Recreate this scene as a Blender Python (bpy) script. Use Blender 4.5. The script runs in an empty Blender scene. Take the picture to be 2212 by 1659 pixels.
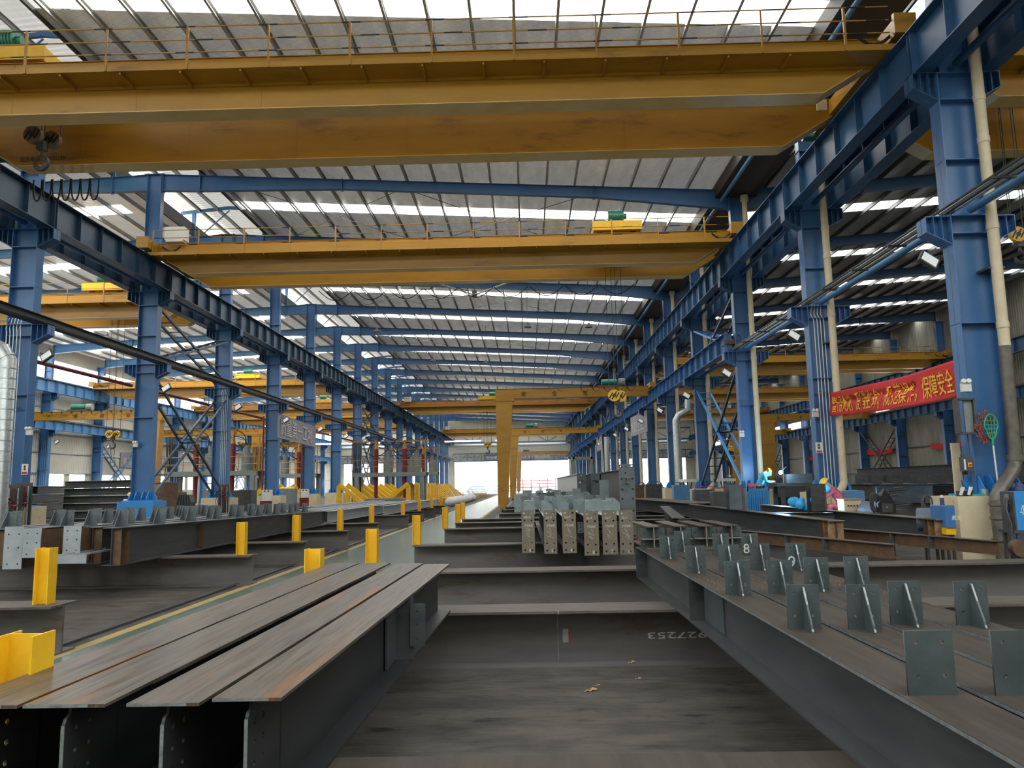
import bpy, bmesh, math, random
from mathutils import Matrix, Vector
random.seed(7)
R = math.radians
C = bpy.context.scene.collection
sc = bpy.context.scene

# ------------------------------------------------------------------ camera
CAMH, FPX, W, H = 1.75, 1661.0, 2212, 1659
PITCH, YAW, ROLL = .1303, .01645, -.01904
def cam_axes():
    cy, sy, cp, sp, cr, sr = math.cos(YAW), math.sin(YAW), math.cos(PITCH), math.sin(PITCH), math.cos(ROLL), math.sin(ROLL)
    rz = Matrix(((cy, -sy, 0), (sy, cy, 0), (0, 0, 1))); rx = Matrix(((1, 0, 0), (0, cp, -sp), (0, sp, cp)))
    m = rz @ rx
    r0, u0, f = m @ Vector((1, 0, 0)), m @ Vector((0, 0, 1)), m @ Vector((0, 1, 0))
    return r0 * cr + u0 * sr, -r0 * sr + u0 * cr, f
AR, AU, AF = cam_axes()
cam = bpy.data.objects.new('camera', bpy.data.cameras.new('camera')); C.objects.link(cam)
cam.matrix_world = Matrix(((AR.x, AU.x, -AF.x, 0), (AR.y, AU.y, -AF.y, 0), (AR.z, AU.z, -AF.z, CAMH), (0, 0, 0, 1)))
cam.data.sensor_width = 36; cam.data.lens = 36 * FPX / W; cam.data.clip_start = .05; cam.data.clip_end = 900
sc.camera = cam

# ------------------------------------------------------------------ world, exposure, daylight
wd = bpy.data.worlds.new('overcast_sky'); sc.world = wd; wd.use_nodes = True
bg = wd.node_tree.nodes['Background']; bg.inputs['Color'].default_value = (.93, .97, 1, 1); bg.inputs['Strength'].default_value = 4.2
sc.view_settings.view_transform = 'Standard'; sc.view_settings.look = 'None'
sc.view_settings.exposure = .26; sc.view_settings.gamma = 1; sc.view_settings.use_curve_mapping = False
sc.cycles.use_denoising = True; sc.cycles.max_bounces = 7; sc.cycles.diffuse_bounces = 4
sc.cycles.transparent_max_bounces = 12; sc.cycles.sample_clamp_indirect = 6; sc.cycles.use_light_tree = True
SKYLIGHT_POWER = 19.0   # daylight through each square metre of roof light
def area_light(name, loc, sx, sy, power, col=(1, .97, .92), rot=(0, 0, 0)):
    l = bpy.data.lights.new(name, 'AREA'); l.shape = 'RECTANGLE'; l.size = sx; l.size_y = sy; l.energy = power; l.color = col
    o = bpy.data.objects.new(name, l); C.objects.link(o); o.location = loc; o.rotation_euler = rot; return o

FY = lambda k: 8 * k - .66          # frame line k along the hall
XL, XR, XLW, XRW = -15.65, 9.08, -40.0, 34.5
RIDGE = 15.45
def roof(x):                        # underside of the sheeting
    if x < XL: return RIDGE - .045 * (XL - x)
    if x <= XR: return RIDGE - .0555 * (x - XL)
    return 14.08 + .058 * (x - XR)
# daylight coming through the roof lights, one lamp per strip
SKY_S = [(FY(k) + 4.0, 1.15) for k in range(2, 20)]
for i, (y, w) in enumerate(SKY_S):
    n = 1.0
    area_light('roof_daylight', (-2.9, y, roof(-2.9) - .06), 21, w, SKYLIGHT_POWER * 21 * w, rot=(0, .0555, 0))
    area_light('roof_daylight', (-29, y, roof(-29) - .06), 18, w, SKYLIGHT_POWER * 18 * w * 2.6, rot=(0, -.045, 0))
    area_light('roof_daylight', (21.5, y, roof(21.5) - .06), 20, w * .7, SKYLIGHT_POWER * 20 * w * .28, rot=(0, -.058, 0))

# ------------------------------------------------------------------ pixel helper: where a seen point stands in the hall
def at(px, py, X=None, Y=None, Z=None):
    d = AF + AR * ((px - W / 2) / FPX) - AU * ((py - H / 2) / FPX)
    t = X / d.x if X is not None else Y / d.y if Y is not None else (Z - CAMH) / d.z
    return Vector((0, 0, CAMH)) + d * t

# ------------------------------------------------------------------ materials
def mat(name, col, rough=.5, metal=0, var=None, vscale=2.0, vamt=.5, stretch=(1, 1, 1), bump=0, bscale=30, wave=None, emit=None, spec=.5, rust=None, rlo=.6, rscale=1.2):
    m = bpy.data.materials.new(name); m.use_nodes = True; n = m.node_tree.nodes; L = m.node_tree.links; b = n['Principled BSDF']
    b.inputs['Base Color'].default_value = (*col, 1); b.inputs['Roughness'].default_value = rough; b.inputs['Metallic'].default_value = metal
    b.inputs['Specular IOR Level'].default_value = spec
    geo = n.new('ShaderNodeNewGeometry'); mp = n.new('ShaderNodeMapping'); mp.inputs['Scale'].default_value = stretch; L.new(geo.outputs['Position'], mp.inputs['Vector'])
    out = None
    if var:
        t = n.new('ShaderNodeTexNoise'); t.inputs['Scale'].default_value = vscale; t.inputs['Detail'].default_value = 8; t.inputs['Roughness'].default_value = .65; L.new(mp.outputs[0], t.inputs['Vector'])
        r = n.new('ShaderNodeValToRGB'); r.color_ramp.elements[0].position = .5 - vamt * .35; r.color_ramp.elements[1].position = .5 + vamt * .35
        r.color_ramp.elements[0].color = (*col, 1); r.color_ramp.elements[1].color = (*var, 1); L.new(t.outputs['Fac'], r.inputs['Fac']); out = r.outputs['Color']
    if rust:
        t = n.new('ShaderNodeTexNoise'); t.inputs['Scale'].default_value = rscale; t.inputs['Detail'].default_value = 10; t.inputs['Roughness'].default_value = .7; L.new(mp.outputs[0], t.inputs['Vector'])
        r = n.new('ShaderNodeValToRGB'); r.color_ramp.elements[0].position = rlo; r.color_ramp.elements[1].position = min(rlo + .12, 1); L.new(t.outputs['Fac'], r.inputs['Fac'])
        mx = n.new('ShaderNodeMix'); mx.data_type = 'RGBA'; L.new(r.outputs['Color'], mx.inputs['Factor'])
        if out: L.new(out, mx.inputs['A'])
        else: mx.inputs['A'].default_value = (*col, 1)
        mx.inputs['B'].default_value = (*rust, 1); out = mx.outputs['Result']
    if out: L.new(out, b.inputs['Base Color'])
    if bump or wave:
        bp = n.new('ShaderNodeBump'); bp.inputs['Strength'].default_value = bump or .8; bp.inputs['Distance'].default_value = .03
        if wave:
            wv = n.new('ShaderNodeTexWave'); wv.bands_direction = wave[0]; wv.inputs['Scale'].default_value = wave[1]; L.new(geo.outputs['Position'], wv.inputs['Vector']); L.new(wv.outputs['Fac'], bp.inputs['Height'])
        else:
            t = n.new('ShaderNodeTexNoise'); t.inputs['Scale'].default_value = bscale; t.inputs['Detail'].default_value = 6; L.new(mp.outputs[0], t.inputs['Vector']); L.new(t.outputs['Fac'], bp.inputs['Height'])
        L.new(bp.outputs[0], b.inputs['Normal'])
    if emit: b.inputs['Emission Color'].default_value = (*emit[0], 1); b.inputs['Emission Strength'].default_value = emit[1]
    return m
M = {}
M['blue'] = mat('blue_paint', (.040, .128, .30), .34, var=(.058, .17, .37), vscale=.8, rust=(.035, .06, .10), rlo=.66)
M['bluek'] = mat('soot_dark_blue_paint', (.016, .045, .085), .42, var=(.028, .070, .12), vscale=1.5, rust=(.02, .02, .022), rlo=.58)
M['blue2'] = mat('dusty_blue_paint', (.024, .083, .185), .42, var=(.040, .115, .24), vscale=1.5, rust=(.03, .03, .035), rlo=.6)
M['lblue'] = mat('pale_blue_paint', (.06, .18, .36), .4, var=(.085, .235, .43), vscale=1.2)
M['sky_blue'] = mat('bright_blue_paint', (.025, .20, .50), .35, var=(.035, .26, .6), vscale=1)
M['yel'] = mat('crane_yellow_paint', (.43, .222, .015), .38, var=(.31, .148, .011), vscale=.9, vamt=.7, stretch=(.45, 1, 1.8), rust=(.20, .095, .012), rlo=.57, rscale=.9)
M['yel2'] = mat('bright_yellow_paint', (.80, .48, .012), .4, var=(.70, .38, .01), vscale=6, rust=(.30, .15, .03), rlo=.68, rscale=7)
M['steel'] = mat('mill_scale_steel', (.042, .046, .050), .44, .25, var=(.080, .083, .086), vscale=2.2, stretch=(1, .5, 3), rust=(.085, .045, .025), rlo=.63, rscale=1.4, spec=.4)
M['steel_top'] = mat('rolled_flange_steel', (.020, .015, .011), .36, .2, var=(.125, .103, .078), vscale=2.6, stretch=(20, .8, 4), vamt=.5, rust=(.19, .072, .010), rlo=.55, rscale=.5)
M['flange_d'] = mat('dark_rolled_flange', (.024, .020, .016), .62, .05, var=(.060, .048, .036), spec=.22, vscale=2.5, stretch=(7, .5, 4), vamt=.8, rust=(.12, .06, .02), rlo=.70, rscale=1.5)
M['steel_r'] = mat('rusty_steel', (.060, .038, .024), .6, .1, var=(.15, .078, .034), vscale=7, vamt=.6)
M['rustplate'] = mat('flame_cut_rusty_plate', (.34, .19, .07), .7, 0, var=(.09, .06, .045), vscale=11, vamt=.5)
M['fin'] = mat('dull_grey_plate', (.072, .088, .095), .42, .2, var=(.135, .155, .165), vscale=5, vamt=.7)
M['yel_lit'] = mat('lit_underside_yellow_paint', (.78, .54, .20), .35, var=(.66, .42, .11), vscale=.8)  # crane yellow painted paler: light from the floor on girder undersides
M['dustblue'] = mat('dusty_grey_blue_paint', (.06, .085, .13), .5, var=(.14, .16, .19), vscale=5, vamt=.8)
M['steelk'] = mat('black_mill_scale_steel', (.016, .017, .018), .5, .2, var=(.034, .035, .036), vscale=2.2, stretch=(1, .5, 3), rust=(.05, .028, .016), rlo=.64, spec=.35)
M['edge'] = mat('cut_steel_edge', (.30, .33, .34), .4, .5, var=(.16, .17, .17), vscale=25)
M['supp'] = mat('support_steel', (.088, .086, .085), .44, .15, var=(.135, .125, .118), vscale=1.7, stretch=(.6, 1, 3), rust=(.085, .050, .036), rlo=.57, rscale=1.1)
M['supp_top'] = mat('worn_support_top', (.06, .053, .044), .6, .1, spec=.3, var=(.12, .105, .087), vscale=5, stretch=(.5, 3, 1))
M['primer'] = mat('grey_green_primer', (.036, .052, .053), .48, .1, var=(.064, .085, .085), vscale=5, rust=(.035, .03, .025), rlo=.66, rscale=4)
M['plate'] = mat('pale_steel_plate', (.26, .29, .31), .42, .3, var=(.40, .43, .45), vscale=4, vamt=.7)
M['plateb'] = mat('brown_grey_plate', (.13, .115, .09), .5, .2, var=(.20, .165, .115), vscale=5, vamt=.8)
M['grn'] = mat('pale_green_primer', (.13, .17, .17), .55, 0, var=(.20, .245, .245), vscale=9, rust=(.06, .07, .07), rlo=.6, rscale=6)
M['galv'] = mat('galvanised_steel', (.42, .46, .46), .35, .7, var=(.6, .64, .64), vscale=8)
M['purlin'] = mat('purlin_steel', (.30, .31, .30), .4, .2, var=(.42, .42, .40), vscale=1.2)
M['gutter'] = mat('dark_gutter_steel', (.05, .042, .035), .6)
M['cream'] = mat('cream_plastic_pipe', (.66, .57, .40), .45, var=(.56, .46, .30), vscale=2.5, rust=(.30, .24, .15), rlo=.64, rscale=3)
M['dirtpipe'] = mat('grimy_pipe', (.17, .15, .12), .4, var=(.06, .055, .05), vscale=6, vamt=.8, rust=(.5, .42, .28), rlo=.66, rscale=6)
M['conc'] = mat('cream_plinth_paint', (.62, .53, .36), .75, var=(.52, .43, .27), vscale=3, rust=(.20, .16, .10), rlo=.63, rscale=3, bump=.2)
M['white'] = mat('white_paint', (.72, .72, .68), .5, var=(.6, .6, .56), vscale=4)
M['black'] = mat('black_rubber', (.012, .012, .013), .5)
M['dark'] = mat('dark_grey_metal', (.045, .05, .05), .5, .2, var=(.08, .08, .08), vscale=5)
M['grey'] = mat('grey_machine_paint', (.16, .19, .18), .5, var=(.22, .25, .24), vscale=4)
M['red'] = mat('red_paint', (.42, .03, .02), .45, var=(.33, .02, .02), vscale=4)
M['maroon'] = mat('dark_red_pipe_paint', (.17, .015, .012), .45)
M['banner'] = mat('red_banner_cloth', (.62, .025, .022), .7, var=(.5, .02, .02), vscale=3)
M['bannery'] = mat('yellow_banner_lettering', (.85, .50, .03), .7)
M['green'] = mat('green_machine_paint', (.02, .16, .11), .35, var=(.03, .22, .15), vscale=4)
M['mint'] = mat('green_plastic_net', (.02, .36, .20), .4)
M['skin'] = mat('skin', (.42, .23, .15), .55)
M['denim'] = mat('dark_work_cloth', (.035, .05, .07), .85, var=(.05, .07, .09), vscale=14)
M['redcloth'] = mat('dark_red_work_jacket', (.33, .02, .04), .8, var=(.42, .10, .12), vscale=9)
M['whitecloth'] = mat('white_cloth', (.65, .66, .68), .85)
M['bluecloth'] = mat('sky_blue_cloth', (.04, .36, .62), .8, var=(.09, .48, .75), vscale=7)
M['ink'] = mat('black_lettering', (.02, .016, .012), .6)
M['chalk'] = mat('white_chalk_marks', (.62, .62, .6), .85, var=(.45, .45, .43), vscale=40)
M['signblue'] = mat('dark_blue_sign', (.035, .05, .13), .6)
M['signgrey'] = mat('grey_sign_cloth', (.22, .22, .27), .8, var=(.32, .32, .37), vscale=5)
M['wood'] = mat('pale_timber', (.42, .29, .15), .7, var=(.33, .21, .10), vscale=9)
M['hose'] = mat('red_brown_netting', (.20, .05, .04), .7, var=(.33, .10, .07), vscale=30)
M['lamp'] = mat('floodlight_glass', (.6, .62, .62), .2, emit=((1, 1, .95), .25))
M['tube'] = mat('lit_tube', (1, 1, 1), .3, emit=((.9, .96, 1), 9))
M['arc'] = mat('welding_arc', (1, 1, 1), .3, emit=((.55, .82, 1), 60))
M['cloudpad'] = mat('bright_blue_welding_screen', (.02, .30, .72), .8, var=(.08, .50, .90), vscale=9)
M['asphalt'] = mat('pale_yard_concrete', (.55, .55, .53), .8)
def roofmat(name, a, b, trans, wavy, mesh=True):
    m = bpy.data.materials.new(name); m.use_nodes = True; n = m.node_tree.nodes; L = m.node_tree.links; p = n['Principled BSDF']; out = n['Material Output']
    geo = n.new('ShaderNodeNewGeometry'); mp = n.new('ShaderNodeMapping'); mp.inputs['Scale'].default_value = (1.2, .35, 1); L.new(geo.outputs['Position'], mp.inputs['Vector'])
    t = n.new('ShaderNodeTexNoise'); t.inputs['Scale'].default_value = 1.6; t.inputs['Detail'].default_value = 7; L.new(mp.outputs[0], t.inputs['Vector'])
    r = n.new('ShaderNodeValToRGB'); r.color_ramp.elements[0].position = .35; r.color_ramp.elements[1].position = .68; r.color_ramp.elements[0].color = (*a, 1); r.color_ramp.elements[1].color = (*b, 1); L.new(t.outputs['Fac'], r.inputs['Fac'])
    col = r.outputs['Color']
    if mesh:   # wire mesh that carries the insulation: thin diamond lines
        w = []
        for s in (1, -1):
            vm = n.new('ShaderNodeVectorMath'); vm.operation = 'DOT_PRODUCT'; vm.inputs[1].default_value = (.9, 1.3 * s, 0); L.new(geo.outputs['Position'], vm.inputs[0])
            f = n.new('ShaderNodeMath'); f.operation = 'FRACT'; mul = n.new('ShaderNodeMath'); mul.operation = 'MULTIPLY'; mul.inputs[1].default_value = 3.0; L.new(vm.outputs['Value'], mul.inputs[0]); L.new(mul.outputs[0], f.inputs[0])
            g = n.new('ShaderNodeMath'); g.operation = 'LESS_THAN'; g.inputs[1].default_value = .05; L.new(f.outputs[0], g.inputs[0]); w.append(g)
        mx = n.new('ShaderNodeMath'); mx.operation = 'MAXIMUM'; L.new(w[0].outputs[0], mx.inputs[0]); L.new(w[1].outputs[0], mx.inputs[1])
        sc_ = n.new('ShaderNodeMath'); sc_.operation = 'MULTIPLY'; sc_.inputs[1].default_value = .45; L.new(mx.outputs[0], sc_.inputs[0])
        mix = n.new('ShaderNodeMix'); mix.data_type = 'RGBA'; L.new(sc_.outputs[0], mix.inputs['Factor']); L.new(col, mix.inputs['A']); mix.inputs['B'].default_value = (.04, .04, .04, 1); col = mix.outputs['Result']
    L.new(col, p.inputs['Base Color']); p.inputs['Roughness'].default_value = .38; p.inputs['Metallic'].default_value = .35
    bp = n.new('ShaderNodeBump'); bp.inputs['Strength'].default_value = .5; bp.inputs['Distance'].default_value = .04
    if wavy:
        wv = n.new('ShaderNodeTexWave'); wv.bands_direction = wavy[0]; wv.inputs['Scale'].default_value = wavy[1]; L.new(geo.outputs['Position'], wv.inputs['Vector']); L.new(wv.outputs['Fac'], bp.inputs['Height'])
    else:
        n2 = n.new('ShaderNodeTexNoise'); n2.inputs['Scale'].default_value = 2.5; n2.inputs['Detail'].default_value = 5; L.new(geo.outputs['Position'], n2.inputs['Vector']); L.new(n2.outputs['Fac'], bp.inputs['Height'])
    L.new(bp.outputs[0], p.inputs['Normal'])
    tr = n.new('ShaderNodeBsdfTranslucent'); tr.inputs['Color'].default_value = (.95, .92, .85, 1)
    ms = n.new('ShaderNodeMixShader'); ms.inputs[0].default_value = trans; L.new(p.outputs[0], ms.inputs[1]); L.new(tr.outputs[0], ms.inputs[2]); L.new(ms.outputs[0], out.inputs['Surface'])
    return m
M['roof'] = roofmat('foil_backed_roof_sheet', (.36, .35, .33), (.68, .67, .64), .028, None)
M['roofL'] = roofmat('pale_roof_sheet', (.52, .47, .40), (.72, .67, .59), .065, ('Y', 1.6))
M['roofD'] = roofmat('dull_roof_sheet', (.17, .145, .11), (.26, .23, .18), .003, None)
M['vent'] = roofmat('ribbed_vent_sheet', (.50, .44, .38), (.62, .56, .48), .10, ('Y', 1.1), False)
M['wallL'] = mat('beige_wall_sheet', (.50, .49, .42), .55, var=(.58, .57, .50), vscale=.6, wave=('Y', 1.2))
M['wallR'] = mat('grimy_wall_sheet', (.36, .34, .26), .6, var=(.20, .19, .15), vscale=.8, stretch=(1, 2, .3), wave=('Y', 1.2))
M['wallE'] = mat('end_wall_sheet', (.52, .50, .40), .6, wave=('X', 1.2))
def panelmat():
    m = bpy.data.materials.new('frosted_roof_light'); m.use_nodes = True; n = m.node_tree.nodes; L = m.node_tree.links; n.remove(n['Principled BSDF'])
    a = n.new('ShaderNodeBsdfTransparent'); a.inputs[0].default_value = (.97, .96, .92, 1); b = n.new('ShaderNodeBsdfTranslucent'); b.inputs[0].default_value = (.95, .93, .85, 1)
    x = n.new('ShaderNodeMixShader'); x.inputs[0].default_value = .4; L.new(a.outputs[0], x.inputs[1]); L.new(b.outputs[0], x.inputs[2]); L.new(x.outputs[0], n['Material Output'].inputs['Surface']); return m
M['panel'] = panelmat()
M['floor'] = mat('worn_concrete_floor', (.036, .032, .027), .7, var=(.105, .095, .080), vscale=1.5, vamt=.6, stretch=(.8, 2.0, 1), rust=(.016, .014, .012), rlo=.565, rscale=2.6, bump=.6, bscale=9, spec=.18)
M['green_floor'] = mat('green_floor_paint', (.060, .105, .080), .24, var=(.12, .16, .13), vscale=1.3, vamt=.8, rust=(.09, .105, .09), rlo=.62, rscale=3)
M['line'] = mat('yellow_floor_line', (.42, .30, .08), .55, var=(.26, .20, .08), vscale=5, vamt=.8)

# ------------------------------------------------------------------ mesh helpers
class MB:
    def __init__(s): s.v = []; s.f = []; s.m = []
    def add(s, vs, fs, mi=0):
        o = len(s.v); s.v += [Vector(v) for v in vs]; s.f += [tuple(i + o for i in f) for f in fs]; s.m += [mi] * len(fs); return s
    def box(s, x0, x1, y0, y1, z0, z1, mi=0, mt=None):
        vs = [Vector((x, y, z)) for z in (z0, z1) for y in (y0, y1) for x in (x0, x1)]
        if mt: vs = [mt @ v for v in vs]
        return s.add(vs, [(0, 2, 3, 1), (4, 5, 7, 6), (0, 1, 5, 4), (2, 6, 7, 3), (0, 4, 6, 2), (1, 3, 7, 5)], mi)
    def bar(s, p0, p1, w, h, mi=0, up=(0, 0, 1)):      # rectangular bar between two points
        p0, p1 = Vector(p0), Vector(p1); d = p1 - p0; l = d.length; d.normalize(); u = Vector(up)
        if abs(d.dot(u)) > .98: u = Vector((0, 1, 0))
        x = d.cross(u).normalized(); z = x.cross(d).normalized()
        mt = Matrix(((x.x, d.x, z.x, p0.x), (x.y, d.y, z.y, p0.y), (x.z, d.z, z.z, p0.z), (0, 0, 0, 1)))
        return s.box(-w / 2, w / 2, 0, l, -h / 2, h / 2, mi, mt)
    def tube(s, pts, r, n=10, mi=0, caps=True, r2=None):
        pts = [Vector(p) for p in pts]; o = len(s.v); prev = None
        for i, p in enumerate(pts):
            d = (pts[min(i + 1, len(pts) - 1)] - pts[max(i - 1, 0)]).normalized()
            if prev is None: a = d.orthogonal().normalized()
            else: a = (prev - d * prev.dot(d)).normalized() if (prev - d * prev.dot(d)).length > 1e-5 else d.orthogonal().normalized()
            prev = a; b = d.cross(a); rr = r if r2 is None else r + (r2 - r) * i / (len(pts) - 1)
            s.v += [p + (a * math.cos(t) + b * math.sin(t)) * rr for t in [2 * math.pi * k / n for k in range(n)]]
        for i in range(len(pts) - 1):
            for k in range(n):
                s.f.append((o + i * n + k, o + i * n + (k + 1) % n, o + (i + 1) * n + (k + 1) % n, o + (i + 1) * n + k)); s.m.append(mi)
        if caps:
            s.f.append(tuple(o + k for k in reversed(range(n)))); s.f.append(tuple(o + (len(pts) - 1) * n + k for k in range(n))); s.m += [mi, mi]
        return s
    def cyl(s, p0, p1, r, n=16, mi=0, r2=None): return s.tube([p0, p1], r, n, mi, True, r2)
    def prism(s, poly, a, b, mi=0, axis='y'):           # polygon (u,v) swept along an axis
        n = len(poly); f = {'y': lambda u, v, t: (u, t, v), 'x': lambda u, v, t: (t, u, v), 'z': lambda u, v, t: (u, v, t)}[axis]
        vs = [f(u, v, a) for u, v in poly] + [f(u, v, b) for u, v in poly]
        return s.add(vs, [tuple(range(n)), tuple(reversed(range(n, 2 * n)))] + [(i, i + n, (i + 1) % n + n, (i + 1) % n) for i in range(n)], mi)
    def ball(s, c, r, mi=0, n=12, sz=1):
        c = Vector(c); o = len(s.v)
        for i in range(1, n // 2): s.v += [c + Vector((math.cos(2 * math.pi * k / n) * math.sin(math.pi * i / (n // 2)), math.sin(2 * math.pi * k / n) * math.sin(math.pi * i / (n // 2)), math.cos(math.pi * i / (n // 2)) * sz)) * r for k in range(n)]
        s.v += [c + Vector((0, 0, r * sz)), c - Vector((0, 0, r * sz))]; t, b = len(s.v) - 2, len(s.v) - 1; rows = n // 2 - 1
        for k in range(n):
            s.f.append((t, o + k, o + (k + 1) % n)); s.m.append(mi); s.f.append((b, o + (rows - 1) * n + (k + 1) % n, o + (rows - 1) * n + k)); s.m.append(mi)
            for i in range(rows - 1): s.f.append((o + i * n + k, o + (i + 1) * n + k, o + (i + 1) * n + (k + 1) % n, o + i * n + (k + 1) % n)); s.m.append(mi)
        return s
    def build(s, name, mats, parent=None, smooth=False):
        mats = mats if isinstance(mats, (list, tuple)) else [mats]
        if parent is not None: off = WL(parent)
        else:
            xs = [v.x for v in s.v]; ys = [v.y for v in s.v]; zs = [v.z for v in s.v]; off = Vector(((min(xs) + max(xs)) / 2, (min(ys) + max(ys)) / 2, min(zs)))
        me = bpy.data.meshes.new(name); me.from_pydata([v - off for v in s.v], [], s.f); me.update()
        bm = bmesh.new(); bm.from_mesh(me); bmesh.ops.recalc_face_normals(bm, faces=bm.faces); bm.to_mesh(me); bm.free()
        for q in mats: me.materials.append(M[q] if isinstance(q, str) else q)
        me.polygons.foreach_set('material_index', s.m)
        if smooth: me.polygons.foreach_set('use_smooth', [True] * len(me.polygons)); me.set_sharp_from_angle(angle=R(35))
        o = bpy.data.objects.new(name, me); C.objects.link(o)
        if parent is not None: o.parent = parent
        else: o.location = off
        return o
def WL(o):
    v = Vector(o.location)
    while o.parent is not None: o = o.parent; v += o.location
    return v
def tag(o, label, cat, group=None, kind='thing'):
    o['label'] = label; o['category'] = cat; o['kind'] = kind
    if group: o['group'] = group
    return o
def thing(name, loc, label, cat, group=None):
    o = bpy.data.objects.new(name, None); C.objects.link(o); o.location = loc; o.empty_display_size = .2; return tag(o, label, cat, group)
KIDS = {}
def dup(o, loc, label=None, group=None, parent=None):
    c = o.copy(); C.objects.link(c)
    if parent is None: c.location = loc
    else: c.parent = parent
    if label: c['label'] = label
    if group: c['group'] = group
    for ch in [x for x in o.children]: dup(ch, None, parent=c)
    return c
def struct(o): o['kind'] = 'structure'; return o
ORD = 'zeroth first second third fourth fifth sixth seventh eighth ninth tenth eleventh twelfth thirteenth fourteenth fifteenth sixteenth seventeenth eighteenth nineteenth twentieth twenty-first twenty-second'.split()
def plate(poly, holes, th, name, matn, parent, origin, ux, uy, label=None, r=.012):
    """flat plate with real drilled holes: outline and holes in (u,v), placed at origin along ux, uy"""
    cu = bpy.data.curves.new('c', 'CURVE'); cu.dimensions = '2D'; cu.fill_mode = 'BOTH'; cu.extrude = th / 2
    def ring(pts):
        sp = cu.splines.new('POLY'); sp.points.add(len(pts) - 1); sp.use_cyclic_u = True
        for p, q in zip(sp.points, pts): p.co = (q[0], q[1], 0, 1)
    ring(poly)
    for h in holes: ring([(h[0] + (h[2] if len(h) > 2 else r) * math.cos(a), h[1] + (h[2] if len(h) > 2 else r) * math.sin(a)) for a in [2 * math.pi * k / 10 for k in range(10)]])
    t = bpy.data.objects.new('t', cu); me = bpy.data.meshes.new_from_object(t); bpy.data.objects.remove(t); bpy.data.curves.remove(cu)
    ux, uy = Vector(ux).normalized(), Vector(uy).normalized(); uz = ux.cross(uy); off = WL(parent) if parent is not None else Vector(origin)
    o0 = Vector(origin) - off
    me.transform(Matrix(((ux.x, uy.x, uz.x, o0.x), (ux.y, uy.y, uz.y, o0.y), (ux.z, uy.z, uz.z, o0.z), (0, 0, 0, 1))))
    me.materials.clear(); me.materials.append(M[matn]); me.name = name
    o = bpy.data.objects.new(name, me); C.objects.link(o)
    if parent is not None: o.parent = parent
    else: o.location = off
    if label: o['label'] = label
    return o
def text(s, size, matn, name, parent, origin, ux, uy, warp=None, wide=1.0, align='LEFT', th=.0, bold=.005):
    cu = bpy.data.curves.new('t', 'FONT'); cu.body = s; cu.size = size; cu.align_x = align; cu.extrude = th; cu.resolution_u = 2; cu.offset = bold * min(size, 1)
    t = bpy.data.objects.new('t', cu); C.objects.link(t); bpy.context.view_layer.update()
    me = bpy.data.meshes.new_from_object(t.evaluated_get(bpy.context.evaluated_depsgraph_get())); bpy.data.objects.remove(t)
    ux, uy = Vector(ux).normalized(), Vector(uy).normalized(); off = WL(parent)
    for v in me.vertices:
        u, w = v.co.x * wide, v.co.y
        v.co = (Vector(origin) + ux * u + uy * w - off) if not warp else (warp(u, w) - off)
    me.materials.clear(); me.materials.append(M[matn]); o = bpy.data.objects.new(name, me); C.objects.link(o); o.parent = parent; return o

def ibeam(p0, p1, d, b, tw=.012, tf=.018, d2=None, mb=None, mi=(0, 1)):
    """H-section from p0 to p1 (underside centre line); depth may taper from d to d2; mi = (web, flange) material slots"""
    p0, p1 = Vector(p0), Vector(p1); d2 = d if d2 is None else d2; dr = (p1 - p0).normalized(); x = dr.cross(Vector((0, 0, 1))).normalized(); mb = mb or MB()
    def pr(prof0, prof1, m):
        vs = [p0 + x * a + Vector((0, 0, z)) for a, z in prof0] + [p1 + x * a + Vector((0, 0, z)) for a, z in prof1]
        mb.add(vs, [(0, 1, 2, 3), (7, 6, 5, 4), (0, 4, 5, 1), (1, 5, 6, 2), (2, 6, 7, 3), (3, 7, 4, 0)], m)
    q = lambda a, z0, z1: [(-a, z0), (a, z0), (a, z1), (-a, z1)]
    pr(q(b / 2, 0, tf), q(b / 2, 0, tf), mi[1]); pr(q(b / 2, d - tf, d), q(b / 2, d2 - tf, d2), mi[1]); pr(q(tw / 2, tf, d - tf), q(tw / 2, tf, d2 - tf), mi[0])
    return mb

# ================================================================== THE SETTING
YE = 160.6
struct(MB().box(-42, 37, -9, YE, -.3, 0).build('floor', 'floor'))
struct(MB().box(-80, 90, YE, 420, -.3, -.02).build('ground', 'asphalt'))
struct(MB().box(-5.05, -2.55, -9, YE, 0, .004).build('floor_2', 'green_floor'))
for i, (a, b) in enumerate(((-5.2, -5.05), (-2.55, -2.4))): struct(MB().box(a, b, -9, YE, 0, .006).build('trim_%d' % (i + 1), 'line'))
t = MB()                                             # ground rail of the small gantry cranes, in a slot
t.box(-1.72, -1.66, 28, YE, 0, .02, 0); t.box(-1.56, -1.50, 28, YE, 0, .02, 0); t.box(-1.645, -1.575, 28, YE, 0, .012, 0)
struct(t.build('trim_3', 'dark'))
struct(MB().box(-5.47, -5.37, 2, YE, 0, .03).build('trim_4', 'steel'))
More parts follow.
